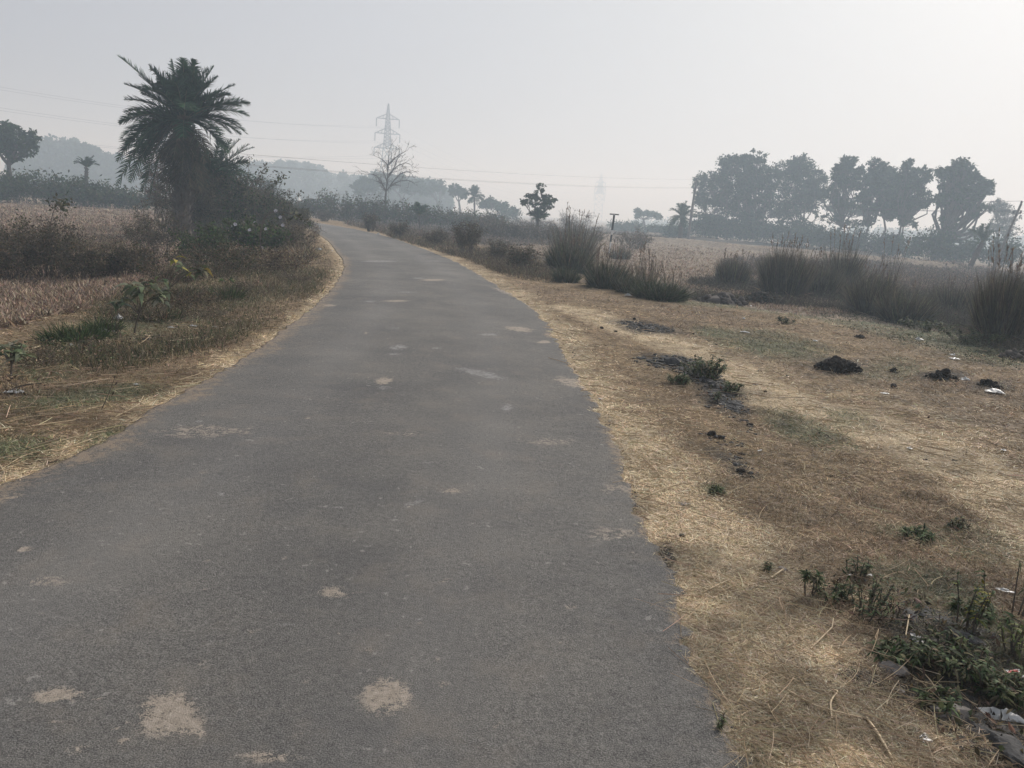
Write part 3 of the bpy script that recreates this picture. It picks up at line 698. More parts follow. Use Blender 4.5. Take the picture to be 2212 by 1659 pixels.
# ------------------------------------------------------------------ big date palm and the thicket round it
g0 = G(395, 522); DP = math.hypot(g0[0], g0[1])
palm(g0, DP, None, (398, 262),
     [(249, 118, .10), (318, 138, .08), (363, 124, .0), (388, 121, .0), (468, 146, .10), (476, 168, .16), (541, 224, .20), (527, 232, .24), (521, 272, .26), (516, 290, .30), (266, 181, .16), (250, 263, .24), (262, 240, .22), (266, 302, .34),
      (268, 268, .26), (254, 404, .48), (262, 380, .50), (300, 350, .42), (500, 205, .18), (430, 150, .06), (340, 165, .1), (300, 200, .14), (505, 182, .14), (535, 250, .26), (500, 330, .3), (285, 330, .4), (420, 128, .02), (256, 350, .44), (275, 395, .5), (300, 415, .5), (262, 325, .42), (325, 420, .5), (320, 330, .4), (535, 290, .34), (490, 335, .4), (270, 215, .18), (292, 160, .1)],
     'tall bushy date palm with shaggy trunk standing in the thicket left of the road', R_px=118, trunk_r=.27, nfill=46, leaflen=.58, pairs=42, w=.042, skirt=70, big=True, elev=(-38, 86))
g1 = G(470, 512); D1 = math.hypot(g1[0], g1[1])
palm(g1, D1, None, (452, 392), [(541, 312, .14), (500, 300, .05), (548, 318, .22), (541, 352, .3), (546, 392, .42), (530, 340, .2), (480, 300, .05), (552, 385, .35), (520, 300, .12)],
     'low young date palm leaning out to the right of the tall palm trunk', R_px=84, trunk_r=.16, nfill=22, leaflen=.45, pairs=32, w=.042, elev=(-30, 70), skirt=14, name='young_date_palm')

def B(px, pyb, wpx, toppy, label, D=None, **k):
    g = G(px, pyb) if D is None else onground(px, D)
    d = math.hypot(g[0], g[1]); s = d/F
    h = max(.15, at(px, toppy, d)[2]-g[2])
    return bush(g, wpx*s, h, label, **k)
DKB = [[.075, .072, .042], [.105, .096, .060], [.055, .055, .033], [.15, .125, .083]]
TH = 'tangled bushes round the palms'
B(452, 512, 170, 335, 'tall dark green leafy bush climbing between the two palms', nl=8000, ls=.12, stems=44, pal=DGR[:2]+GRN[:2]+DKB, group=TH, levels=4)
B(530, 505, 150, 372, 'dark green leafy bush spilling from the young palm toward the road', nl=7500, ls=.12, stems=44, pal=DGR[:1]+GRN[:2]+DULL+DKB, group=TH, levels=4)
B(600, 500, 120, 418, 'olive leafy bush sloping down toward the road bend', nl=6000, ls=.09, stems=36, pal=DULL+DKB[:2], group=TH, levels=4)
B(430, 515, 130, 345, 'dark brown twiggy bush packed against the palm trunk', nl=9000, ls=.08, stems=50, pal=DKB+DGR[:1], group=TH, levels=4)
B(358, 500, 90, 310, 'thin brown climber tangle hanging on the left side of the palm trunk', nl=4200, ls=.08, stems=22, pal=BRN, group=TH, levels=4)
B(490, 500, 130, 350, 'dense dark bush on the right of the low young palm', nl=10000, ls=.08, stems=50, pal=DKB+DULL[:2], group=TH, levels=4)
B(555, 492, 120, 385, 'grey brown leafy bush below the slender sprigs in the thicket', nl=7500, ls=.08, stems=30, pal=DKB+BRN, group=TH, levels=4)
B(610, 496, 100, 430, 'brown vine-covered bush at the road end of the thicket', nl=6000, ls=.08, stems=28, pal=DKB+BRN, group=TH, levels=4)
B(648, 505, 60, 452, 'dark rounded bush overhanging the bend of the road', nl=2600, ls=.07, stems=20, pal=DKB, group=TH, levels=4)
B(545, 545, 150, 462, 'green leafy bindweed bush with white trumpet flowers', nl=3800, ls=.075, stems=30, pal=GRN+DULL, group=TH, levels=3, flowers=7, ratio=.8)
B(440, 560, 120, 478, 'low green bush with bright leaves under the palm', nl=2600, ls=.07, stems=24, pal=GRN+DULL, group=TH, levels=3, ratio=.7)
B(340, 555, 130, 440, 'greyish weedy bush left of the palm foot', nl=3400, ls=.05, stems=26, pal=BRN+DULL, group=TH, levels=4)
B(610, 545, 130, 478, 'dry brown weedy bush facing the inside of the bend', nl=3600, ls=.055, stems=34, pal=BRN+DULL, group=TH, levels=4)
B(650, 535, 110, 470, 'straw brown grassy bush at the tip of the thicket by the asphalt', nl=3000, ls=.06, stems=34, pal=STRW+BRN, group=TH, levels=3, ratio=.2)
B(470, 590, 190, 520, 'low brown dead weeds in front of the bindweed bush', nl=3600, ls=.05, stems=40, pal=BRN+DULL, group=TH, levels=3)
B(590, 585, 170, 530, 'spreading dry weeds on the verge beyond the green shrubs', nl=3200, ls=.045, stems=40, pal=BRN+STRW[:2], group=TH, levels=3)

def sprig(pts_px, D, label, rad=.012, nleaf=60, ls=.09, pal=GRN, name='sprig', cat='shoot', leafend=.5, ratio=.5, clump=None, mt='twig', flowers=()):
    """one stem through given points, leaves along its outer part"""
    pts = [at(a, b, D+ (c[0] if c else 0)) for a, b, *c in pts_px]; pts[0][2] = gz(pts[0][0], pts[0][1])-.03
    pts = np.array(pts); n = 20; u = np.linspace(0, len(pts)-1, n)
    def cr(u):
        i = min(int(u), len(pts)-2); f = u-i; p0, p1, p2, p3 = pts[max(i-1, 0)], pts[i], pts[i+1], pts[min(i+2, len(pts)-1)]
        return .5*((2*p1)+(-p0+p2)*f+(2*p0-5*p1+4*p2-p3)*f*f+(-p0+3*p1-3*p2+p3)*f**3)
    P = np.array([cr(v) for v in u]); t = empty(name, pts[0], label, cat)
    m = MB(); path(m, P, np.linspace(rad, rad*.4, n), 6); m.build('stem', M[mt], t, pts[0])
    if nleaf:
        m = MB(); i = rng.integers(int(n*leafend), n, nleaf); Q = P[i]+rng.normal(size=(nleaf, 3))*ls*.9
        leafs(m, Q, ls*rng.uniform(.7, 1.3, nleaf), vary(pal, nleaf, .2), ratio, .3); m.build('leaves', M['leaf'], t, pts[0])
    for a, b in flowers: flower(at(a, b, D), .045, t, pts[0])
    return t
sprig([(572, 500), (574, 430), (594, 400), (609, 378)], 30, 'slender sprig with leafy tip rising highest to the right above the thicket', nleaf=60, ls=.12, pal=DULL, leafend=.7)
sprig([(545, 500), (552, 420), (560, 385), (575, 362)], 30, 'slender upright sprig with small leaves just right of the palm fronds', nleaf=60, ls=.11, pal=DULL, leafend=.7)
sprig([(538, 500), (535, 400), (540, 340)], 31, 'thin feathery twig poking up against the palm fronds', nleaf=60, ls=.08, pal=DULL, leafend=.5)
sprig([(618, 500), (625, 445), (640, 425), (650, 418)], 30, 'short feathery sprig above the road end of the thicket', nleaf=40, ls=.1, pal=DULL, leafend=.4)
gq = G(606, 560); sprig([(568, 560), (562, 520), (568, 480), (585, 459), (620, 460), (668, 478)], math.hypot(gq[0], gq[1])*.98, 'pale arching woody stem with white trumpet flowers over the bindweed', rad=.028, nleaf=50, ls=.12, pal=DULL, leafend=.7, name='arching_stem', mt='twig', flowers=[(596, 456), (606, 470), (611, 487), (575, 495), (508, 485), (540, 497)])

# plants on the left verge
def leafy(px, pyb, tops, label, ls=.12, pal=None, name='leafy_weed', nl=10, droop=.6, rad=.008):
    """a stem with branches, each ending in a whorl of broad drooping leaves"""
    pal = pal or [[.13, .15, .085], [.17, .185, .12], [.10, .12, .065], [.22, .22, .15]]
    p = G(px, pyb); D = math.hypot(p[0], p[1]); t = empty(name, p, label, 'weed'); ms, ml = MB(), MB()
    allp = [at(a, b, D+rng.uniform(-.12, .12)) for a, b in tops]; fork = p*.55+np.mean(allp, 0)*.45; fork = fork+rng.normal(size=3)*.02
    path(ms, [p-np.array([0, 0, .03]), p*.5+fork*.5+rng.normal(size=3)*.012, fork], [rad*1.3, rad, rad*.9], 6)
    for q in allp:
        path(ms, [fork, (fork+q)/2+np.array([0, 0, .04])+rng.normal(size=3)*.02, q], [rad*.8, rad*.6, rad*.4], 5)
        k = nl; a = rng.uniform(0, 6.283, k); d = unit(np.stack([np.cos(a), np.sin(a), rng.uniform(-.25, .55, k)], 1))
        st = q-np.array([0, 0, .02])+rng.normal(size=(k, 3))*.025
        blades(ml, st, d, ls*rng.uniform(.7, 1.3, k), ls*.46, droop, vary(pal, k, .2), 4, np.broadcast_to([0, 0, 1.0], (k, 3))+.5*rdir(k), -.1)
    ms.build('stem', M['twig'], t, p); ml.build('leaves', M['leaf'], t, p); return t
leafy(288, 722, [(300, 622), (270, 640), (330, 618), (345, 640), (318, 606), (285, 612), (255, 650), (360, 625)], 'dark-stemmed leafy weed with drooping leaves on the left verge', .13, nl=11)
leafy(330, 660, [(390, 574), (380, 560), (425, 580), (440, 574), (405, 585), (350, 600)], 'slanting leafy shoot with yellowing leaf above the stubble edge', .15, pal=[[.14, .16, .09], [.20, .21, .13], [.10, .13, .06], [.36, .32, .08]], nl=7)
leafy(24, 815, [(5, 748), (30, 742), (55, 750), (20, 758), (42, 762)], 'small pale-leaved weed on a straight stem at the left picture edge', .11, nl=9)
leafy(455, 530, [(420, 520), (445, 515), (470, 508), (400, 535), (430, 535)], 'bright green leafy shoot low beside the palm trunk', .2, pal=GRN, nl=9)
leafy(490, 630, [(480, 602), (500, 600), (515, 612)], 'little green sprouting weed near the middle of the left verge', .1, pal=GRN+DULL, nl=8)
def T(px, pyb, wpx, toppy, n, label, D=None, **k):
    g = G(px, pyb) if D is None else onground(px, D)
    d = math.hypot(g[0], g[1]); s = d/F; h = max(.12, at(px, toppy, d)[2]-g[2])
    return tuft(g, h, wpx*s, n, k.pop('pal', BRN), label, **k)
GG = [[.042, .072, .024], [.06, .095, .03], [.032, .05, .02], [.11, .13, .055]]
VG = 'grass clumps on the left verge'
T(165, 735, 130, 668, 900, 'dark green grass clump at the edge of the stubble field', pal=GG, group=VG, spread=.6)
T(120, 742, 60, 695, 380, 'small green grass clump left of the larger dark green one', pal=GG, group=VG, spread=.6)
T(225, 715, 60, 655, 420, 'green grass clump between the stubble and the dark-stemmed weed', pal=GG, group=VG, spread=.5)
T(492, 648, 60, 590, 500, 'rounded olive green grass clump in the middle of the left verge', pal=GG+BRN[:2], group=VG, spread=.5)
T(395, 640, 80, 596, 500, 'brownish grass clump behind the olive green clump', pal=DULL+BRN, group=VG, spread=.55)
T(345, 690, 110, 640, 600, 'mixed green and brown grass behind the dark-stemmed weed', pal=GG+BRN, group=VG, spread=.6)
T(560, 620, 120, 585, 600, 'dry brown grass clump halfway to the bend of the road', pal=BRN+STRW, group=VG, spread=.7)
T(655, 555, 70, 505, 500, 'straw-coloured grass clump right at the inside of the bend', pal=STRW+BRN, group=VG, spread=.7)
T(620, 575, 90, 530, 600, 'brown feathery grass clump behind the white litter at the bend', pal=BRN+STRW[:1], group=VG, spread=.7)
for px_, py_, wd_, tp_, lb_ in [(300, 690, 150, 640, 'straw-coloured tangled dry stems behind the white torn plastic'), (430, 690, 120, 655, 'pale scraggly dry stems on the left verge above the flat white strip'), (530, 640, 130, 600, 'pale tangled stems between the olive clump and the road'), (80, 790, 120, 755, 'scraggly pale stems near the small pale-leaved weed'), (640, 610, 80, 585, 'short pale tangled stems near the inside edge of the bend')]:
    B(px_, py_, wd_, tp_, lb_, nl=700, ls=.03, stems=40, pal=STRW+BRN, levels=3, ratio=.25, name='dead_weeds', cat='dead weeds')
B(180, 770, 200, 728, 'sparse dead brown twigs in front of the dark green grass clump', nl=500, ls=.025, stems=26, pal=BRN, levels=2, name='dead_weeds', cat='dead weeds')
B(250, 730, 60, 655, 'bare thin stalks beside the dark-stemmed weed', nl=60, ls=.03, stems=10, pal=BRN, levels=1, name='dead_weeds', cat='dead weeds')
B(420, 665, 130, 620, 'low reddish brown dead weeds beside the olive green clump', nl=1200, ls=.03, stems=30, pal=BRN, levels=3, name='dead_weeds', cat='dead weeds')
B(385, 610, 160, 560, 'dark brown dead weeds along the near edge of the thicket', nl=2600, ls=.04, stems=36, pal=BRN+DULL[:1], levels=3, name='dead_weeds', cat='dead weeds')
B(40, 860, 120, 790, 'twisted bare twigs lying on the verge at the left edge', nl=80, ls=.03, stems=8, pal=BRN, levels=2, upright=.1, name='dead_weeds', cat='dead weeds')
sprig([(215, 885), (235, 850), (250, 810)], math.hypot(*G(215, 885)[:2]), 'thin forked dry stalk on the near left verge', rad=.004, nleaf=10, ls=.03, pal=BRN)
sprig([(0, 845), (40, 835), (90, 828)], math.hypot(*G(20, 850)[:2]), 'pale broken stick lying at the left picture edge', rad=.009, nleaf=0, name='stick', cat='stick')
sprig([(630, 600), (600, 572), (560, 575), (510, 588)], math.hypot(*G(570, 600)[:2]), 'bent pale dead branch lying in front of the thicket', rad=.014, nleaf=0, name='dead_branch', cat='branch')

# dark weeds beyond the near stubble, left
LW = 'dark weeds along the field bank on the left'
for px, pyb, wd, top, lab in [(20, 605, 130, 500, 'dark grey-brown weed mound at the left picture edge'), (110, 600, 140, 470, 'tall dark weed mound with feathery tops left of the palm'),
                              (200, 604, 140, 528, 'low dark weed mound in the middle of the field bank'), (275, 598, 120, 520, 'dark weed mound nearest the palm on the field bank')]:
    B(px, pyb, wd, top, lab, nl=4200, ls=.05, stems=44, pal=BRN+DKB, group=LW, levels=4)
B(60, 560, 200, 478, 'grey feathery weeds standing behind the dark bank weeds', nl=3800, ls=.05, stems=44, pal=DULL+BRN, group=LW, levels=4)
B(200, 545, 170, 505, 'thin pale weeds on the stubble behind the bank', nl=2200, ls=.05, stems=34, pal=BRN+STRW[:2], group=LW, levels=3)
sprig([(98, 560), (108, 490), (122, 445), (140, 440)], math.hypot(*G(110, 590)[:2]), 'tall thin weed stalk with flat feathery top above the bank', rad=.012, nleaf=90, ls=.10, pal=DULL, leafend=.55)
sprig([(60, 560), (48, 500), (35, 470)], math.hypot(*G(110, 590)[:2]), 'thin weed stalk leaning left above the bank', rad=.01, nleaf=40, ls=.08, pal=DULL, leafend=.5)

# ------------------------------------------------------------------ far left
HB = 'shrubs of the field hedge on the left'
for k, (px, wd, top, bot, lab) in enumerate([(-10, 90, 372, 424, 'dark hedge shrub at the left picture edge'), (48, 80, 366, 424, 'spiky-topped hedge shrub under the far left tree'), (100, 80, 368, 428, 'dark hedge shrub with upright shoots beside the far left tree'),
                                             (150, 70, 382, 428, 'lower grey hedge shrub between the far left tree and small palm'), (192, 80, 388, 430, 'rounded hedge shrub beneath the small far palm'), (240, 70, 398, 432, 'low hedge shrub right of the small far palm'),
                                             (290, 80, 404, 436, 'last low hedge shrub before the tall palm')]):
    B(px, bot, wd*1.25, top, lab, D=74, nl=1700, ls=.26, stems=26, pal=DGR+DULL[:2], group=HB, levels=3)
limb_tree(onground(14, 82), 82, None, [(22, 290, 22, 16), (-2, 282, 24, 16), (44, 304, 20, 14), (62, 296, 16, 11), (70, 314, 12, 10), (50, 328, 20, 10), (20, 318, 22, 14), (-10, 310, 22, 18), (30, 340, 16, 8), (-30, 296, 24, 20)],
          'broad dark round-crowned tree at the far left edge', leaf=.30, nleaf=4200, trunk_r=.22, tips=300, spread=.16, fork=.8, pal=DGR)
palm(onground(185, 78), 78, None, (187, 362), [(170, 352, .2), (204, 352, .25), (182, 348, .1), (197, 350, .1)], 'small stunted palm sticking out of the far left hedge', R_px=27, trunk_r=.15, nfill=16, leaflen=.35, pairs=16, w=.07, elev=(10, 85))

def grove_mass(name, label, D, outline, n, leaf, pal, yb=450, step=9):
    """far-off wood that reads as one mass: crowns under a given skyline"""
    ml = MB(); P = []
    for px in np.arange(outline[0][0], outline[-1][0], step):
        top = np.interp(px, [a for a, b in outline], [b for a, b in outline])+rng.uniform(-3, 5)
        Dk = D*rng.uniform(.93, 1.12); T_ = at(px, top, Dk); gz_ = gz(T_[0], T_[1]); hh = T_[2]-gz_
        r = step*.95*Dk/F*rng.uniform(.9, 1.6); k = max(1, int(hh/(r*1.3)))
        for j in range(k):
            c = np.array([T_[0]+rng.normal()*r*.3, T_[1]+rng.normal()*r*2, T_[2]-r*.7-j*r*1.3]); c[2] = max(c[2], gz_)
            P.append((c, r))
    per = max(20, n//len(P))
    for c, r in P:
        dd = rdir(per); q = c+dd*(r*rng.uniform(.6, 1.08, (per, 1))*np.array([1, 1, .85]))
        leafs(ml, q, leaf*rng.uniform(.6, 1.4, per), vary(pal, per, .2), .7, .2)
        v, f = ico(1); ml.add(v*r*.62+c, f, pal[0])
    o = ml.build(name, M['leaf']); tag(o, label, 'far trees', None, 'stuff'); return o
grove_mass('far_wood', 'pale far-off wood rising like a hill behind the left field', 300, [(20, 385), (60, 330), (95, 312), (118, 300), (142, 299), (160, 308), (200, 315), (222, 325), (245, 340), (280, 345), (330, 352)], 30000, 1.1, DGR)
grove_mass('far_wood', 'pale far-off wood to the right of the tall palm', 330, [(520, 362), (560, 350), (610, 348), (650, 350), (680, 357), (700, 372), (722, 378), (735, 372), (760, 380), (785, 382)], 30000, 1.1, DGR)
grove_mass('far_wood', 'faint tree line around the foot of the near pylon', 260, [(780, 385), (800, 378), (815, 372), (850, 380), (880, 385), (910, 388), (930, 392), (955, 404), (975, 412)], 16000, .9, DGR)
limb_tree(onground(868, 190), 190, None, [(865, 392, 16, 14), (880, 404, 18, 16), (845, 402, 14, 14), (900, 410, 16, 12)], 'hazy round tree behind the leafless tree', leaf=.6, nleaf=2600, trunk_r=.3, tips=120, pal=DGR)
limb_tree(onground(790, 180), 180, None, [(788, 396, 16, 14), (805, 400, 16, 14), (775, 408, 14, 14)], 'hazy bushy tree left of the leafless tree', leaf=.6, nleaf=2400, trunk_r=.3, tips=120, pal=DGR)
limb_tree(onground(955, 200), 200, None, [(935, 400, 14, 12), (950, 405, 14, 14), (925, 412, 14, 12), (905, 398, 12, 10)], 'pale round tree right of the leafless tree', leaf=.6, nleaf=2000, trunk_r=.3, tips=120, pal=DGR)
limb_tree(onground(992, 165), 165, None, [(985, 408, 16, 9), (998, 416, 14, 9), (978, 415, 10, 8), (1000, 424, 10, 7)], 'hazy round-crowned tree just left of the far palm', leaf=.42, nleaf=2200, trunk_r=.25, tips=130, pal=DGR, spread=.12, fork=.75)
palm(onground(1025, 130), 130, None, (1025, 426), [], 'far round-headed palm on a slim trunk between two hazy trees', R_px=27, trunk_r=.14, nfill=50, leaflen=.6, pairs=18, w=.09, elev=(-50, 85))
limb_tree(onground(1075, 150), 150, None, [(1060, 440, 16, 12), (1078, 446, 18, 12), (1095, 454, 18, 9), (1045, 446, 10, 10), (1110, 460, 10, 7)], 'low hazy bushy tree right of the far palm', leaf=.45, nleaf=3000, trunk_r=.2, tips=140, pal=DGR, fork=.3)
B(1100, 470, 60, 440, 'faint small bush leaning right beyond the low hazy tree', D=140, nl=600, ls=.4, stems=14, pal=DGR)
B(575, 440, 60, 375, 'pale rounded bushy treetop just beyond the thicket sprigs', D=75, nl=2200, ls=.2, stems=26, pal=DULL+DGR, name='small_tree', cat='tree')

# leafless tree
bare_tree(78, [(833, 440), (833, 425), (834, 413)],
          [[(834, 413), (837, 395), (839, 378), (840, 362), (842, 345), (844, 330)], [(840, 362), (832, 352), (822, 343), (812, 338)], [(841, 355), (850, 343), (861, 333), (873, 325)], [(839, 378), (848, 366), (858, 356), (872, 350), (880, 352)],
           [(834, 413), (842, 402), (850, 395), (862, 390), (876, 388), (889, 393)], [(842, 402), (852, 388), (864, 376), (878, 370), (888, 374)], [(834, 413), (828, 402), (822, 390), (814, 380), (806, 376)], [(837, 395), (829, 382), (821, 368), (814, 358)], [(838, 384), (846, 372), (852, 360), (858, 345)], [(826, 398), (817, 393), (808, 390)], [(834, 413), (826, 408), (818, 402), (812, 398)]],
          'tall leafless tree with fine bare branches beside the near pylon')
# small tree with a low palm at its foot
gs = onground(1160, 62)
limb_tree(gs, 62, None, [(1166, 408, 11, 10), (1150, 425, 14, 9), (1178, 430, 14, 10), (1190, 436, 11, 10), (1160, 424, 12, 9), (1137, 438, 12, 8), (1168, 445, 14, 7), (1184, 446, 12, 7), (1152, 442, 9, 6), (1196, 430, 7, 7), (1130, 434, 7, 5)],
          'small dark umbrella-like tree alone in the middle of the view', leaf=.17, nleaf=2300, trunk_r=.09, tips=150, pal=DGR, spread=.12, fork=.6)
palm(onground(1162, 60), 60, None, (1162, 474), [(1137, 463, .3), (1188, 465, .3), (1148, 455, .2), (1176, 455, .2)], 'low trunkless palm at the foot of the small dark tree', R_px=27, trunk_r=.12, nfill=30, leaflen=.4, pairs=18, w=.06, elev=(-15, 75), name='young_date_palm')
# flat-topped far tree
limb_tree(onground(1392, 170), 170, None, [(1378, 455, 8, 5), (1392, 460, 12, 5), (1408, 462, 12, 6), (1420, 464, 8, 5), (1378, 466, 8, 6), (1422, 470, 7, 5)], 'faint flat-topped tree left of the utility pole', leaf=.5, nleaf=1600, trunk_r=.22, tips=90, pal=DGR, fork=.8, stems=2)

# ------------------------------------------------------------------ shrub belt across the middle
MB_ = 'shrubs in the belt beyond the bend of the road'
belt = [(625, 60, 432, 468, 'leafy shrub of the belt nearest the thicket'), (655, 50, 418, 468, 'green shrub with upright shoots beyond the road bend'), (690, 56, 412, 464, 'bushy green shrub above the far end of the road'),
        (728, 56, 408, 464, 'tall-shooted green shrub left of the leafless tree'), (765, 54, 414, 464, 'leafy green shrub a little left of the leafless tree'), (800, 46, 418, 464, 'low leafy shrub touching the leafless tree on the left'), (835, 50, 426, 464, 'green shrub at the foot of the leafless tree'),
        (870, 50, 430, 466, 'leafy shrub just right of the leafless tree'), (905, 50, 432, 466, 'broad-leaved shrub in the middle of the belt'), (945, 60, 434, 470, 'dark green shrub left of the hazy round tree'),
        (985, 56, 442, 472, 'grey green shrub below the hazy round tree'), (1025, 56, 446, 476, 'low shrub below the far palm'), (1065, 60, 452, 478, 'low grassy shrub at the right end of the belt')]
for px, wd, top, bot, lab in belt:
    B(px, bot, wd*1.3, top+5, lab, D=72+ (px-625)*.012, nl=1300, ls=.21, stems=22, pal=GRN[1:2]+DGR[1:2]+DULL+BRN[:1], group=MB_, levels=3)
palm(onground(908, 62), 62, None, (906, 466), [], 'low palm sprout hidden among the belt shrubs', R_px=32, trunk_r=.06, nfill=22, leaflen=.35, pairs=14, w=.05, elev=(10, 75), name='young_date_palm')

# dry grass and brush lying behind the right road edge
def scrub(name, label, poly, n, h, pal, w=.02, cat='scrub', D=None, green=.0, lf=.5):
    """rough grass too thick to count"""
    xs = []; poly = np.array(poly, float)
    lo, hi = poly.min(0), poly.max(0); px = rng.uniform(lo[0], hi[0], n*3); py = rng.uniform(lo[1], hi[1], n*3)
    ins = np.zeros(len(px), bool); j = len(poly)-1
    for i in range(len(poly)):
        a, b = poly[i], poly[j]; c = ((a[1] > py) != (b[1] > py)) & (px < (b[0]-a[0])*(py-a[1])/(b[1]-a[1]+1e-9)+a[0]); ins ^= c; j = i
    px, py = px[ins][:n], py[ins][:n]
    d = fw+((px-1106)/F)[:, None]*CR+((829.5-py)/F)[:, None]*CU; z = np.full(len(px), -.2)
    for _ in range(4):
        t = (z-H)/d[:, 2]; x, y = d[:, 0]*t, d[:, 1]*t; z = height(x, y)
    P = np.stack([x, y, z], 1); dist = np.hypot(x, y); cl = fbm(x*.35, y*.35, 77); m = 7
    keep = rng.random(len(P)) < np.clip((cl-.3)*4, .15, 1); P = P[keep]; dist = dist[keep]; cl = cl[keep]
    n = len(P); Bp = np.repeat(P, m, 0); k = np.repeat(dist/25, m); Bp[:, :2] += rng.normal(0, .12, (n*m, 2)); Bp[:, 2] -= .05
    dd = unit(rng.normal(size=(n*m, 3))*np.array([.5, .5, .2])+np.array([0, 0, 1.0])); hh = h*np.repeat(.45+1.1*(cl-.25), m)*rng.uniform(.4, 1.1, n*m)
    mb = MB(); blades(mb, Bp, dd, np.clip(hh, .08, 9), w*np.clip(k, .5, 4), rng.uniform(0, .5, n*m), vary(pal, n*m, .25), 3)
    q = int(n*m*lf); i = rng.integers(0, n*m, q); leafs(mb, Bp[i]+dd[i]*np.clip(hh[i], .08, 9)[:, None]*rng.uniform(.3, 1, (q, 1)), .045*np.clip(k[i], .6, 3), vary(pal, q, .3), .6)
    o = mb.build(name, M['blade']); tag(o, label, cat, None, 'stuff'); return o
SC = [[.15, .12, .095], [.20, .165, .13], [.11, .09, .07], [.25, .205, .16]]
scrub('rough_grass', 'grey brown rough grass spreading between the road bend and the right field', [(700, 466), (1130, 478), (1500, 505), (1480, 516), (1190, 516), (1200, 530), (1100, 532), (960, 522), (860, 508), (760, 488)], 9000, .55, SC, .022)
scrub('rough_grass', 'low brown weeds edging the right side of the road before the reeds', [(800, 494), (900, 510), (1010, 535), (1120, 556), (1190, 580), (1200, 612), (1120, 604), (1040, 572), (960, 545), (860, 517)], 5500, .42, [[.13, .10, .072], [.18, .145, .10], [.09, .085, .05], [.26, .205, .14]], .014)
scrub('ditch_weeds', 'dark matted weeds filling the ditch beyond the right verge', [(1490, 610), (1560, 600), (1700, 612), (1900, 640), (2212, 640), (2212, 770), (2100, 735), (1950, 690), (1800, 668), (1640, 655), (1500, 650)], 14000, .55, [[.075, .062, .05], [.11, .09, .07], [.055, .048, .038], [.16, .13, .10], [.07, .08, .045]], .011)
scrub('rough_grass', 'brownish grey weeds on the bank behind the reeds at right', [(1560, 560), (1800, 565), (2000, 570), (2212, 590), (2212, 650), (1900, 640), (1700, 610), (1560, 600)], 11000, .5, [[.13, .105, .085], [.18, .145, .115], [.09, .075, .06], [.24, .19, .14]], .016)
scrub('ground_weeds', 'low dull green weeds along the foot of the ditch bank', [(1740, 655), (1900, 690), (2050, 720), (2212, 760), (2212, 800), (2080, 770), (1900, 730), (1760, 690)], 3500, .12, [[.07, .085, .045], [.11, .12, .07], [.16, .15, .10], [.05, .06, .035]], .009)
for a in [(1008, 552, 60, 478, 'dark spiky bush standing alone by the right road edge', 2600), (800, 500, 34, 462, 'dark little bush beside the far road curve', 900), (1130, 585, 80, 532, 'brown bush just left of the first reeds', 1800),
          (1075, 562, 50, 520, 'small dry bush between the spiky bush and the reeds', 1000), (940, 532, 60, 496, 'low greyish brush left of the spiky bush', 1200), (860, 514, 50, 482, 'small brown brush close to the far asphalt edge', 900),
          (1240, 505, 80, 455, 'feathery grey brush rising behind the tall reeds', 1600), (1060, 505, 80, 470, 'grey brush beneath the far palm', 1400), (1150, 500, 90, 470, 'grey brush beneath the small dark tree', 1400), (700, 478, 40, 456, 'low dark bush beyond the end of the road', 700)]:
    B(a[0], a[1], a[2], a[3], a[4], nl=a[5], ls=.07 if a[1] > 530 else .11, stems=30, pal=BRN+DKB, levels=3, upright=1, ratio=.35, group='brush along the right side of the road')

scrub('verge_weeds', 'low brown and olive weeds covering the left verge under the thicket', [(90, 770), (180, 700), (260, 640), (400, 575), (600, 530), (690, 520), (722, 570), (680, 630), (560, 705), (420, 760), (250, 800)], 17000, .25, BRN+DULL+GG+STRW+STRW[1:3], .010, lf=0.12)
scrub('verge_weeds', 'short dry and green grass of the near left verge', [(-20, 770), (90, 765), (250, 790), (440, 755), (560, 715), (400, 810), (250, 880), (-20, 980)], 9000, .06, [[.16, .12, .075], [.26, .20, .12], [.10, .12, .055], [.14, .15, .075], [.36, .28, .18]], .007, lf=0)
scrub('verge_weeds', 'sparse short grass tufts between the pale track and the rubble on the right verge', [(1400, 900), (1700, 960), (2212, 1050), (2212, 1250), (1900, 1200), (1600, 1150), (1420, 1000)], 4200, .035, [[.16, .13, .08], [.26, .20, .125], [.11, .12, .065], [.35, .27, .17]], .006, lf=0)
scrub('verge_weeds', 'short dull green turf below the ditch on the right verge', [(1480, 680), (1800, 670), (2212, 780), (2212, 900), (1900, 830), (1700, 780), (1480, 720)], 6000, .05, [[.14, .14, .08], [.20, .17, .105], [.10, .12, .06], [.28, .22, .14]], .009, lf=0)

for k, (px, top, lab) in enumerate([(1095, 468, 'hazy brown bush right of the belt, below the low hazy tree'), (1135, 474, 'hazy brown bush hiding the foot of the low trunkless palm'), (1180, 474, 'hazy brown bush right below the small dark tree'), (1225, 470, 'hazy grey bush far behind the biggest reed clump'),
                              (1275, 482, 'hazy grey bush left of the striped marker post'), (1372, 488, 'hazy low bush right of the striped marker post'), (1050, 464, 'hazy brown bush between the spiky bush and the far palm')]):
    B(px, 0, 90, top+3, lab, D=58, nl=1500, ls=.14, stems=34, pal=SC+DULL[1:2]+BRN[1:2], levels=3, ratio=.35, group='hazy bushes on the far side of the scrub')
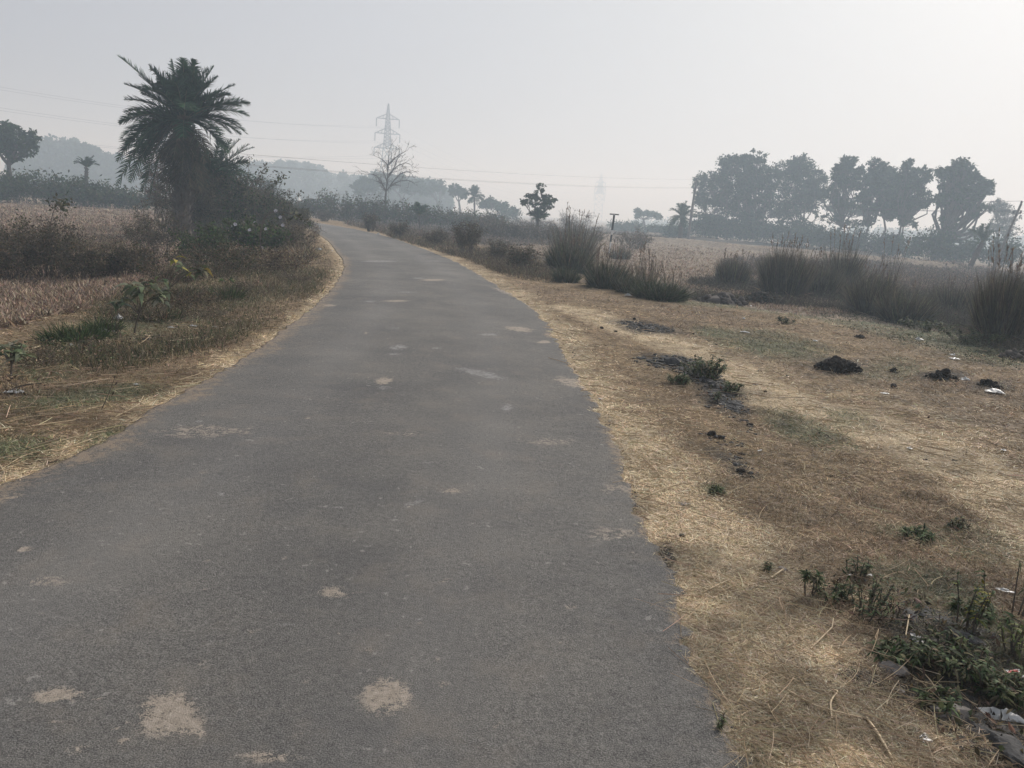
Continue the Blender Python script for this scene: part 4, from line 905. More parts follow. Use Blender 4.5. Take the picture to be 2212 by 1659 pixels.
# ------------------------------------------------------------------ tall grass clumps
TG = 'tall reed grass clumps beside the ditch'
RG = [[.11, .10, .065], [.15, .13, .09], [.075, .08, .045], [.20, .165, .115]]
RD = [[.088, .080, .056], [.13, .115, .078], [.06, .056, .040], [.175, .148, .105]]
GB = [[.05, .065, .032], [.075, .09, .045], [.035, .045, .026]]
T(1228, 585, 96, 508, 2600, 'biggest green-footed reed clump, first beyond the straight road', pal=RG+GB, base_pal=GB, group=TG, plumes=26, spread=.34)
T(1245, 512, 90, 458, 900, 'hazy brown reed clump right behind the biggest one', pal=RG, group=TG, spread=.3, plumes=16, D=34)
T(1222, 608, 60, 562, 900, 'short green clump at the foot of the biggest reed clump', pal=GB+RG[:1], base_pal=GB, group=TG, spread=.4)
T(1310, 622, 90, 540, 1900, 'reed clump with brown plumes, second beyond the biggest', pal=RG+GB, base_pal=GB, group=TG, plumes=24, spread=.36)
T(1360, 632, 60, 575, 900, 'small green reed clump squeezed between two larger ones', pal=GB+RG[:2], base_pal=GB, group=TG, plumes=6, spread=.4)
T(1425, 645, 120, 578, 2300, 'low spreading bright green clump nearest the dry verge', pal=GB+RG[:1], base_pal=GB+GRN, group=TG, plumes=16, spread=.6)
T(1392, 628, 60, 540, 200, 'thin brown plumed stalks standing over the low green clump', pal=RG, group=TG, plumes=12, spread=.2)
T(1340, 560, 50, 520, 260, 'sparse bent stalks at the edge of the stubble field', pal=RG, group=TG, plumes=8, spread=.3)
T(1580, 618, 70, 545, 1800, 'dark thin reed clump alone on the field side of the soil bank', pal=RD, group=TG, plumes=14, spread=.22)
T(1690, 640, 100, 520, 3600, 'tall dark reed clump with straight stems behind the soil bank', pal=RD, group=TG, plumes=26, spread=.2)
T(1765, 640, 90, 550, 2200, 'grey brown reed clump right of the straight-stemmed one', pal=RD, group=TG, plumes=12, spread=.26)
T(1835, 578, 60, 505, 1100, 'tufted reed clump standing up against the grove', pal=RD+RG[:1], group=TG, plumes=14, spread=.24, D=30)
T(1835, 622, 150, 556, 2200, 'wide pale grass clump below the tufted reeds', pal=SC+RG, group=TG, spread=.45)
T(1880, 678, 84, 572, 2400, 'dark reed clump leaning over the green verge edge', pal=RD, group=TG, plumes=10, spread=.3)
T(1950, 695, 100, 605, 2200, 'low dark grass clump in the ditch', pal=RD+GB[:1], group=TG, plumes=4, spread=.4)
T(1915, 660, 20, 530, 60, 'few very tall single stalks above the ditch', pal=RD, group=TG, plumes=7, spread=.1)
T(2060, 680, 90, 600, 1500, 'small brown grass clump short of the right-hand reeds', pal=RD, group=TG, plumes=6, spread=.26)
T(2165, 738, 100, 560, 4200, 'big dark reed clump at the right picture edge', pal=RD, base_pal=RD, group=TG, plumes=22, spread=.17)
T(2225, 745, 80, 575, 2200, 'dark reed clump cut off by the right picture edge', pal=RD, base_pal=RD, group=TG, plumes=8, spread=.17)
T(2140, 700, 24, 520, 60, 'pair of tall thin stalks before the leaning right pole', pal=RD, group=TG, plumes=8, spread=.12)
T(1735, 625, 60, 560, 500, 'thin pale grass clump between the two dark reed clumps', pal=SC, group=TG, spread=.3)

# ------------------------------------------------------------------ the grove on the right
GV = 'trees of the grove across the right field'
def GT(px, D, blobs, label, **k):
    k.setdefault('leaf', .28); k.setdefault('nleaf', 5200); k.setdefault('trunk_r', .16); k.setdefault('tips', 300); k.setdefault('spread', .13); k.setdefault('fork', .9)
    reseed(label+'crown'); nb = []
    for b in blobs:
        if len(blobs) > 9 and k.get('stems', 1) > 1: nb.append(b); continue
        w_ = b[4] if len(b) > 4 else 1.0
        for q in range(3):
            a_ = rng.uniform(0, 6.283); o_ = rng.uniform(.25, .62); f_ = rng.uniform(.45, .75)
            nb.append((b[0]+math.cos(a_)*b[2]*o_, b[1]+math.sin(a_)*b[3]*o_, b[2]*f_, b[3]*f_, w_))
    blobs = nb+([(b[0], b[1], b[2]*.8, b[3]*.8, b[4] if len(b) > 4 else 1) for b in blobs] if len(nb) > len(blobs) else [])
    D = D*1.2; k['leaf'] *= 1.12; k['nleaf'] = int(k['nleaf']*1.6)
    return limb_tree(onground(px, D), D, None, blobs, label, group=GV, pal=DGR, **k)
GT(1560, 100, [(1545, 420, 34, 34), (1578, 360, 28, 26), (1528, 395, 26, 26), (1575, 400, 40, 44), (1540, 460, 34, 26), (1600, 450, 34, 30), (1515, 430, 18, 18), (1560, 490, 50, 20, .7), (1530, 480, 30, 20, .5), (1508, 405, 10, 12, .4)], 'broad dense tree at the left end of the grove', nleaf=9000, stems=2, tips=520)
GT(1640, 98, [(1620, 360, 34, 26), (1655, 385, 40, 34), (1620, 400, 44, 40), (1650, 440, 44, 34), (1615, 470, 36, 22), (1600, 345, 24, 14), (1640, 495, 50, 18, .7), (1580, 340, 14, 9, .5), (1632, 342, 14, 9, .5)], 'highest dense tree in the left mass of the grove', nleaf=9500, stems=2, tips=520)
GT(1735, 99, [(1700, 370, 30, 24), (1732, 358, 28, 20), (1750, 385, 30, 26), (1715, 410, 44, 36), (1745, 430, 34, 32), (1700, 455, 36, 26), (1762, 400, 18, 24), (1720, 490, 44, 18, .6), (1728, 343, 12, 9, .4), (1765, 470, 16, 20, .3)], 'dense tree closing the left mass of the grove', nleaf=9500, stems=2, tips=520)
GT(1820, 92, [(1828, 365, 26, 20), (1815, 385, 26, 22), (1800, 420, 24, 20), (1840, 400, 28, 26), (1822, 440, 30, 16), (1850, 372, 16, 14), (1828, 345, 14, 9, .4), (1805, 470, 26, 14, .25), (1845, 478, 22, 14, .25)], 'slender tree with gaps in its crown right of the dense mass', nleaf=5200)
GT(1880, 91, [(1895, 368, 26, 22), (1880, 400, 26, 26), (1868, 430, 24, 22), (1905, 410, 22, 24), (1890, 450, 22, 14), (1890, 348, 14, 9, .4), (1870, 478, 24, 14, .22)], 'slim-trunked tree third from the right in the grove', nleaf=5000)
GT(1905, 96, [(1915, 378, 22, 20), (1925, 405, 24, 22), (1918, 440, 26, 22), (1930, 460, 24, 12)], 'half-hidden tree between the slim-trunked trees', nleaf=3600)
GT(1938, 90, [(1960, 372, 26, 20), (1972, 400, 28, 24), (1955, 430, 28, 26), (1985, 440, 24, 24), (1992, 385, 20, 20), (1960, 352, 14, 9, .4), (1965, 480, 24, 14, .25), (2002, 425, 14, 24, .3)], 'thin leaning tree second from the right in the grove', nleaf=5400)
GT(1955, 94, [(1945, 395, 18, 18), (1942, 425, 20, 18), (1950, 455, 20, 12)], 'narrow tree among thin trunks in the grove', nleaf=2600, trunk_r=.11)
GT(2030, 86, [(2040, 372, 26, 20), (2075, 365, 24, 16), (2100, 385, 26, 20), (2060, 400, 34, 28), (2045, 440, 34, 30), (2085, 430, 34, 28), (2120, 415, 22, 14), (2135, 405, 12, 12), (2045, 480, 24, 22), (2100, 460, 20, 18), (2085, 350, 14, 8, .4), (2128, 445, 22, 10, .3), (2110, 500, 16, 12, .3), (2130, 395, 16, 10, .4)], 'large spreading tree with thick ivy trunk at the right end of the grove', nleaf=9500, trunk_r=.3, tips=430, fork=.7)
GT(1840, 110, [(1830, 455, 26, 10), (1860, 460, 26, 12), (1800, 450, 22, 12)], 'sparse understorey tree below the gapped crowns', nleaf=1100, trunk_r=.1)
# dense undergrowth below the grove
for k, (px, wd, top, D, lab) in enumerate([(1462, 44, 486, 104, 'rounded bush at the foot of the leaning utility pole'), (1520, 90, 470, 103, 'dark undergrowth bush at the left foot of the grove'), (1585, 100, 475, 101, 'dark undergrowth under the broad left tree'), (1655, 110, 478, 100, 'dark undergrowth under the highest tree'),
                                             (1730, 100, 482, 99, 'dark undergrowth where the dense mass ends'), (1800, 90, 494, 96, 'low undergrowth under the slender gapped tree'), (1870, 90, 500, 94, 'low bush among the slim trunks'), (1940, 90, 506, 92, 'low bush under the thin leaning tree'),
                                             (2025, 90, 494, 85, 'thick ivy bush round the right end trunk'), (2075, 70, 512, 85, 'low bush right of the thick ivy trunk'), (1420, 50, 488, 120, 'hazy low bush left of the leaning utility pole'), (2180, 90, 512, 84, 'dark bush beyond the leaning right pole'), (1350, 80, 478, 130, 'faint low bushes behind the striped marker post')]):
    B(px, 0, wd*1.2, top, lab, D=D*1.13, nl=2600, ls=.36, stems=26, pal=DGR+DULL[:1], group='undergrowth of the grove', levels=3, depth=6)
limb_tree(onground(2165, 130), 130, None, [(2155, 448, 18, 16), (2175, 470, 22, 18), (2150, 490, 24, 14), (2185, 500, 20, 12), (2165, 455, 14, 12)], 'pale thin hazy tree behind the right end of the grove', leaf=.32, nleaf=1500, trunk_r=.14, tips=200, pal=DULL, twig=.6)
limb_tree(onground(2105, 220), 220, None, [(2095, 510, 18, 8), (2120, 515, 16, 7), (2070, 512, 14, 7)], 'faint far tree low between grove and thin hazy tree', leaf=.6, nleaf=900, trunk_r=.2, tips=60, pal=DGR)
grove_mass('far_wood', 'faint low far wood on the horizon at right', 420, [(1380, 482), (1500, 484), (1650, 488), (1800, 492), (1950, 496), (2090, 503), (2212, 508), (2260, 515)], 12000, 1.3, DGR, step=14)
gp = onground(2112, 76); palm(gp, 76, None, (2122, 524), [(2092, 548, .5), (2150, 520, .25), (2105, 514, .1), (2135, 516, .1)], 'stubby palm with drooping left frond at the right of the field', R_px=40, trunk_r=.2, nfill=18, leaflen=.4, pairs=20, w=.045, elev=(-5, 80))
palm(onground(1473, 96), 96, None, (1473, 470), [(1447, 470, .3), (1453, 452, .2), (1468, 444, .05), (1500, 470, .3), (1450, 486, .4)], 'dark date palm beside the leaning utility pole', R_px=38, trunk_r=.24, nfill=34, leaflen=.55, pairs=18, w=.07, elev=(-45, 80))

# ------------------------------------------------------------------ pylons, poles and wires
def pylon(px, D, top, base_py, arms, label, thick=.13, wbase=28):
    b = onground(px, D); t = empty('pylon', b, label, 'pylon'); s = D/F
    ax = at(px+5, 440, D)-at(px-5, 440, D); ax = unit(ax*np.array([1, 1, 0])); ay = np.array([-ax[1], ax[0], 0]); up = np.array([0, 0, 1.0])
    apex = at(*top, D)[2]-b[2]
    za = [at(a[0], a[1], D)[2]-b[2] for a in arms]
    def wid(z):  # half width of the mast
        return np.interp(z, [0, za[2], za[0], apex], [wbase*s/2, 16*s/2, 8*s/2, .1])
    m = MB(); lv = list(np.linspace(0, za[2], 6))+list(np.linspace(za[2], za[1], 5))[1:]+list(np.linspace(za[1], za[0], 5))[1:]+list(np.linspace(za[0], apex, 5))[1:]
    cor = [(1, 1), (1, -1), (-1, -1), (-1, 1)]
    A, Bq, R_ = [], [], []
    for z0, z1 in zip(lv[:-1], lv[1:]):
        w0, w1 = wid(z0), wid(z1)
        for k in range(4):
            c0, c1 = cor[k], cor[(k+1) % 4]
            p = lambda c, w, z: b+ax*c[0]*w+ay*c[1]*w+up*z
            A += [p(c0, w0, z0), p(c0, w0, z0), p(c1, w0, z0), p(c0, w1, z1)]; Bq += [p(c0, w1, z1), p(c1, w1, z1), p(c0, w1, z1), p(c1, w1, z1)]; R_ += [thick, thick*.55, thick*.55, thick*.5]
    tubes(m, A, Bq, R_, R_, 4); m.build('mast', M['steel'], t, b); tips = []
    for (apx, apy, half), z in zip(arms, za):
        m = MB(); w = wid(z); L = half*s; A, Bq = [], []
        zt = z+L*.42
        for sg in (-1, 1):
            tip = b+ax*sg*L+up*z
            for yy in (-1, 1):
                A += [b+ax*sg*w+ay*yy*w+up*z, b+ax*sg*wid(zt)*.6+ay*yy*wid(zt)+up*zt]; Bq += [tip, tip]
                for q in (.33, .66): A.append(b+ax*sg*(w+(L-w)*q)+ay*yy*w*(1-q)+up*z); Bq.append(b+ax*sg*(w*.6+(L-w*.6)*q)+ay*yy*w*(1-q)+up*(zt+(z-zt)*q))
            tips.append(tip)
        tubes(m, A, Bq, thick*.7, thick*.7, 4); m.build('cross_arm', M['steel'], t, b)
        for sg in (-1, 1):
            tip = b+ax*sg*L+up*z; m = MB(); zz = np.linspace(0, 16*s, 15)
            pts = [tip-up*v for v in zz]; path(m, pts, [thick*.8 if i % 2 else thick*1.5 for i in range(15)], 6); m.build('insulator', M['insul'], t, b)
    return tips, 16*s
t1, i1 = pylon(831, 272, (831, 223), 440, [(830, 256, 23), (829, 288, 25), (829, 320, 26)], 'nearer tall lattice pylon with three cross arms above the leafless tree', thick=.12, wbase=34)
t2, i2 = pylon(1290, 600, (1292, 374), 465, [(1291, 394, 10), (1291, 406, 11), (1291, 418, 11)], 'faint distant lattice pylon near the middle of the horizon', thick=.14, wbase=18)
def wire(a, b, sag, label, r, group, name='power_line'):
    u = np.linspace(0, 1, 40)[:, None]; P = a*(1-u)+b*u-np.array([0, 0, 1.0])*sag*4*u*(1-u)
    m = MB(); path(m, P, r, 4); o = m.build(name, M['wire'], None, tuple(a)); tag(o, label, 'power line', group); return o
# high voltage conductors: far pylon to near pylon, near pylon to the next one beyond the left of the view
lvl = ['top', 'middle', 'bottom']; sidew = ['left', 'right']
for k in range(6):
    a = t1[k]-np.array([0, 0, i1]); b = t2[k]-np.array([0, 0, i2]); L, S = lvl[k//2], sidew[k % 2]
    wire(a, b, 9, f'thin conductor from the {L} {S} arm of the near pylon toward the distant pylon', .017, 'high voltage conductors')
    yl = [[175, 168], [225, 218], [292, 286]][k//2][k % 2]
    e = at(-330, yl-40, 200-(k % 2)*8)
    wire(a, e, 3.0, f'thin conductor leaving the {L} {S} arm of the near pylon toward the left', .018, 'high voltage conductors')
def pole(px, D, top, label, rad=.14, arm=True, H_=None):
    b = onground(*px, ) if False else onground(px, D); tp = at(*top, D); t = empty('utility_pole', b, label, 'utility pole')
    m = MB(); path(m, [b-np.array([0, 0, .2]), b*.5+tp*.5, tp], [rad*1.1, rad*.95, rad*.75], 8); m.build('pole_shaft', M['concrete'], t, b)
    d = unit(tp-b); ends = [tp]
    if arm:
        c = b+(tp-b)*.86; ax = unit(np.array([.25, 1, 0])); e = c+ax*.75; f_ = c-ax*.75
        m = MB(); tubes(m, [e], [f_], .05, .05, 4); m.build('cross_arm', M['steel'], t, b)
        for q in (e, f_, tp):
            m = MB(); path(m, [q, q+np.array([0, 0, .08]), q+np.array([0, 0, .14]), q+np.array([0, 0, .22])], [.04, .09, .06, .05], 6); m.build('insulator', M['insul'], t, b)
        ends = [tp+np.array([0, 0, .2]), e+np.array([0, 0, .2]), f_+np.array([0, 0, .2])]
    return ends
pe = pole(1490, 92, (1504, 391), 'dark utility pole leaning right at the left edge of the grove', .16)
pr = pole(2163, 72, (2206, 440), 'slim utility pole leaning right near the right picture edge', .11)
ph = pole(470, 41, (478, 338), 'utility pole mostly hidden in the thicket behind the tall palm', .12)
nm = ['upper', 'lower front', 'lower rear']
for k in range(3):
    wire(ph[k], pe[k], .35, f'{nm[k]} thin wire spanning from the thicket to the leaning utility pole', .0055, 'village power wires')
    wire(pe[k], pr[k], .8, f'{nm[k]} thin wire running through the grove between the two leaning poles', .012, 'village power wires')
    wire(pr[k], at(2500, 470-k*4, 60), .5, f'{nm[k]} thin wire leaving the right pole out of the picture', .010, 'village power wires')

# striped marker post with a small top plate
b = onground(1322, 47); tp = at(1327, 463, 47); t = empty('marker_post', b, 'slim black and white striped post with small plate on top, in the right scrub', 'marker post')
m = MB(); path(m, [b-np.array([0, 0, .1]), tp], .045, 8); m.build('post', M['whitepaint'], t, b)
for u0_, u1_ in ((.30, .48), (.60, .98)):
    m = MB(); path(m, [b+(tp-b)*u0_, b+(tp-b)*u1_], .06, 8); m.build('black_band', M['blackpaint'], t, b)
m = MB(); tubes(m, [tp+np.array([-.27, 0, 0])], [tp+np.array([.27, 0, 0])], .035, .035, 4); m.build('top_plate', M['blackpaint'], t, b)

# ------------------------------------------------------------------ heaps, clods, stones and litter on the verges
def heap(px, pyb, wpx, toppy, label, name='dung_heap', cat='heap', n=46, m='clod', sub=2, straw=40, group=None):
    g = G(px, pyb); D = math.hypot(g[0], g[1]); s = D/F; w_ = wpx*s; h = (at(px, toppy, D)[2]-g[2])*.85; mb = MB()
    lump(mb, g+np.array([0, w_*.05, h*.1]), (w_*.34, w_*.28, h*.42), 3, .6, 1)
    for k in range(int(n*1.7)):
        a = rng.uniform(0, 6.283); r = rng.random()**.7; rr = r*w_*.52
        z = h*max(0, 1-r**2)*rng.uniform(.3, .9)*.85
        sz = rng.uniform(.025, .095)*w_*(1.15-r*.6)
        lump(mb, (g[0]+math.cos(a)*rr, g[1]+math.sin(a)*rr*.8, g[2]+z*.85+sz*.15), sz*rng.uniform(.7, 1.3, 3), sub, .85, .8)
    o = mb.build(name, M[m], None, tuple(g), True); return tag(o, label, cat, group)
heap(1808, 800, 90, 750, 'biggest dark dung heap on the dry grass, standing alone', n=70)
heap(1930, 803, 22, 786, 'small dark dung lump between the two larger heaps', n=12)
heap(2036, 818, 62, 788, 'low dark dung heap with two humps near the right picture edge', n=40)
heap(2138, 836, 46, 808, 'crumbly dark dung heap beside the white plastic sheet', n=26)
heap(1858, 730, 26, 715, 'flat dark grey weedy lump nearest the ditch', n=14)
heap(1640, 652, 80, 618, 'dark excavated soil bank at the foot of the tall reeds', name='soil_bank', cat='soil bank', n=50)
heap(1560, 655, 110, 625, 'brown earthy bank covered in straw beside the green clump', name='soil_bank', cat='soil bank', n=40, m='bark')
heap(2190, 775, 60, 745, 'clump of grey weeds and earth under the right-hand reeds', name='soil_bank', cat='soil bank', n=20, m='bark')
def stone(px, py, wpx, label, name='clod', cat='clod', m='clod', hf=.6, group=None, ang=False, long=1.0, rot=0):
    g = G(px, py); D = math.hypot(g[0], g[1]); r = wpx*.5*D/F; mb = MB(); lump(mb, (0, 0, r*hf*.5), (r*long, r*.75, r), 3 if wpx > 24 else 2, .3, hf, angular=ang)
    o = mb.build(name, M[m]); o.location = Vector([float(v) for v in g]); o.rotation_euler[2] = rot; return tag(o, label, cat, group)
CL = 'loose dark clods on the right verge'
for px, py, w_, lab in [(1640, 802, 9, 'small dark clod on the pale track below the lone dung heap'), (1653, 847, 9, 'roundish dark clod on the pale track right of the rubble weeds'), (1590, 846, 13, 'dark clod at the lower end of the rubble strip'), (1620, 918, 14, 'black clod below the end of the rubble strip'),
                        (1537, 942, 20, 'flat black clump on the brown grass below the rubble strip'), (1556, 947, 16, 'black clump touching the flat black clump'), (1602, 981, 12, 'dark clod above the burnt-looking scraps'), (1770, 935, 7, 'left one of two small clods on the green patch'), (1786, 942, 9, 'right one of two small clods on the green patch'),
                        (2006, 903, 7, 'tiny dark clod far right beyond the pale track'), (1998, 994, 9, 'small dark clod low on the right slope'), (2062, 995, 9, 'lone black clod near the right edge of the view'), (1795, 1028, 6, 'tiny clod by the fallen stalks'), (1473, 1160, 18, 'black knobbly clod lying on the straw by the asphalt'),
                        (2026, 1160, 13, 'round black clod above the right corner weeds'), (1600, 1020, 24, 'broken dark scraps in a row on the brown grass'), (1330, 716, 8, 'dark pellet on the straw near the grey gravel patch'), (1300, 710, 10, 'dark pellet left of the grey gravel patch'), (1498, 722, 6, 'tiny dark pellet right of the grey gravel patch'), (1548, 745, 6, 'dark pellet above the rubble weeds'),
                        (1930, 835, 16, 'flat dark patch of dung between the heaps'), (2150, 850, 8, 'dark crumb below the white plastic sheet'), (1560, 770, 6, 'dark crumb at the top of the rubble strip'), (1410, 640, 6, 'dark crumb beside the low green reed clump'), (1060, 562, 9, 'dark clod on the far verge near the spiky bush'), (1138, 572, 10, 'black clod in front of the brown bush'),
                        (1185, 590, 12, 'black clod left of the biggest reed clump'), (1608, 1565, 14, 'dark lump of broken asphalt at the road lip'), (1370, 690, 7, 'tiny pellet on the straw above the gravel patch'), (1700, 812, 7, 'tiny pellet in the middle of the pale track')]:
    stone(px, py, w_, lab, group=CL, long=rng.uniform(.9, 1.5), rot=rng.uniform(0, 3), hf=rng.uniform(.4, .8))
stone(1450, 787, 44, 'large dark angular slab on the rubble strip', 'rubble_block', 'rock', 'rubble', .5, ang=True, long=1.2)
stone(2052, 1545, 84, 'flat pinkish grey slab lying by the white plastic bag', 'flat_stone', 'stone', 'stone', .35, ang=True, long=1.1, rot=-.6)
stone(1930, 1452, 56, 'weathered grey boulder half sunk in the straw of the right corner', 'boulder', 'stone', 'stone', .45, ang=True, long=1.1, rot=-.4)
stone(1945, 1500, 30, 'small grey stone below the weathered boulder', 'stone', 'stone', 'stone', .4, ang=True)
stone(1690, 1232, 22, 'small pinkish stone in the straw near the sprouting stem weed', 'stone', 'stone', 'stone', .45, ang=True)
stone(1490, 1545, 9, 'pale pebble lying on the asphalt near the road lip', 'pebble', 'stone', 'stone', .7)
stone(438, 1453, 7, 'tiny pale pebble on the near road surface', 'pebble', 'stone', 'stone', .7)
stone(2125, 1478, 90, 'dark broad slab under the corner weeds', 'dark_rock', 'rock', 'rubble', .3, ang=True, long=1.2, rot=-.5)
stone(2080, 1385, 60, 'dark slab with pale upper edge among the corner weeds', 'dark_rock', 'rock', 'rubble', .35, ang=True, long=1.3, rot=-.4)
stone(2170, 1620, 90, 'dark rubble slab at the bottom right corner', 'dark_rock', 'rock', 'rubble', .35, ang=True, long=1.3, rot=-.6)
stone(1965, 1335, 44, 'dark slab at the upper end of the corner weeds', 'dark_rock', 'rock', 'rubble', .35, ang=True, long=1.3, rot=-.5)
stone(1985, 1392, 50, 'black crumpled lump left of the corner weeds', 'dark_rock', 'rock', 'blackplastic', .4, ang=True, long=1.3, rot=-.5)

def crumbs(name, label, poly_e, n, r0, r1, m, cat, kind='stuff'):
    mb = MB()
    for k in range(n):
        e = poly_e[rng.integers(0, len(poly_e))]; a = rng.uniform(0, 6.283); q = rng.random()**.5
        px = e[0]+math.cos(a)*q*e[2]*math.cos(math.radians(e[4]))-math.sin(a)*q*e[3]*math.sin(math.radians(e[4])); py = e[1]+math.cos(a)*q*e[2]*math.sin(math.radians(e[4]))+math.sin(a)*q*e[3]*math.cos(math.radians(e[4]))
        g = G(px, py); r = rng.uniform(r0, r1)*(1.3-q*.6)
        lump(mb, (g[0], g[1], g[2]+r*.2), (r*rng.uniform(.8, 1.6), r, r*.8), 1, .5, .6, angular=True)
    o = mb.build(name, M[m]); return tag(o, label, cat, None, kind)
crumbs('rubble_strip', 'strip of broken dark stones and asphalt bits under the weeds', [(1450, 785, 85, 16, 6), (1530, 825, 70, 20, 30), (1575, 870, 50, 14, 28), (1500, 800, 60, 22, 15)], 420, .012, .05, 'rubble', 'rubble')
crumbs('gravel_patch', 'grey patch of fine dark gravel on the straw', [(1395, 706, 62, 9, 8)], 260, .012, .04, 'rubble', 'gravel')
crumbs('loose_rubble', 'scattered small dark stones below the rubble strip', [(1585, 1000, 60, 20, 25), (1600, 915, 50, 20, 25), (1540, 870, 60, 14, 10), (1560, 950, 50, 12, 15)], 90, .006, .025, 'rubble', 'rubble')
crumbs('corner_rubble', 'dark broken rubble between the weeds of the right corner', [(2080, 1440, 140, 50, 28), (2120, 1560, 150, 80, 40), (2050, 1350, 120, 24, 22)], 420, .006, .03, 'rubble', 'rubble')
crumbs('asphalt_crumbs', 'black asphalt crumbs broken off along the right road lip', [(1440, 1210, 16, 40, 0), (1600, 1560, 30, 60, 0), (1545, 1470, 14, 40, 0), (1370, 1080, 10, 50, 0), (1310, 930, 10, 50, 0), (1240, 780, 8, 50, 0)], 420, .003, .012, 'rubble', 'crumbs')

def scrap(px, py, wpx, label, name='plastic_scrap', cat='litter', m='plastic', hf=.35, depth=.8, rot=0):
    """a crumpled piece of thin plastic: a folded sheet with some height"""
    g = G(px, py); D = math.hypot(g[0], g[1]); r = .85*wpx*D/F; n = 15; u = np.linspace(-.5, .5, n); U, V = np.meshgrid(u, u); s = rng.uniform(0, 99)
    ang = np.arctan2(V, U); R0 = .8+.5*(vnoise(np.cos(ang)*1.5+s, np.sin(ang)*1.5+s, 2)-.5)*2
    X = U*R0; Y = V*R0*depth; Z = (.18+fbm(U*3+s, V*3+s, 4, 3)-.35+.25*np.abs(np.sin(U*9+V*5+s))*fbm(U*5, V*5+s, 9, 2))*hf*(1-.8*np.maximum(np.abs(U), np.abs(V))*2)+.01
    P = np.stack([X, Y, Z], -1).reshape(-1, 3)*r; f = [[i*n+j, i*n+j+1, (i+1)*n+j+1, (i+1)*n+j] for i in range(n-1) for j in range(n-1)]
    c, si = math.cos(rot), math.sin(rot); P[:, :2] = P[:, :2]@np.array([[c, si], [-si, c]]); P[:, 2] = np.maximum(P[:, 2], .004)
    top = P; bot = P*np.array([.98, .98, 1])-np.array([0, 0, .003]); mb = MB(); mb.add(np.concatenate([top, bot]), np.concatenate([np.array(f), np.array(f)[:, ::-1]+n*n]))
    o = mb.build(name, M[m], None, (0, 0, 0), True); o.location = Vector([float(v) for v in g])+Vector((0, 0, .008)); return tag(o, label, cat)
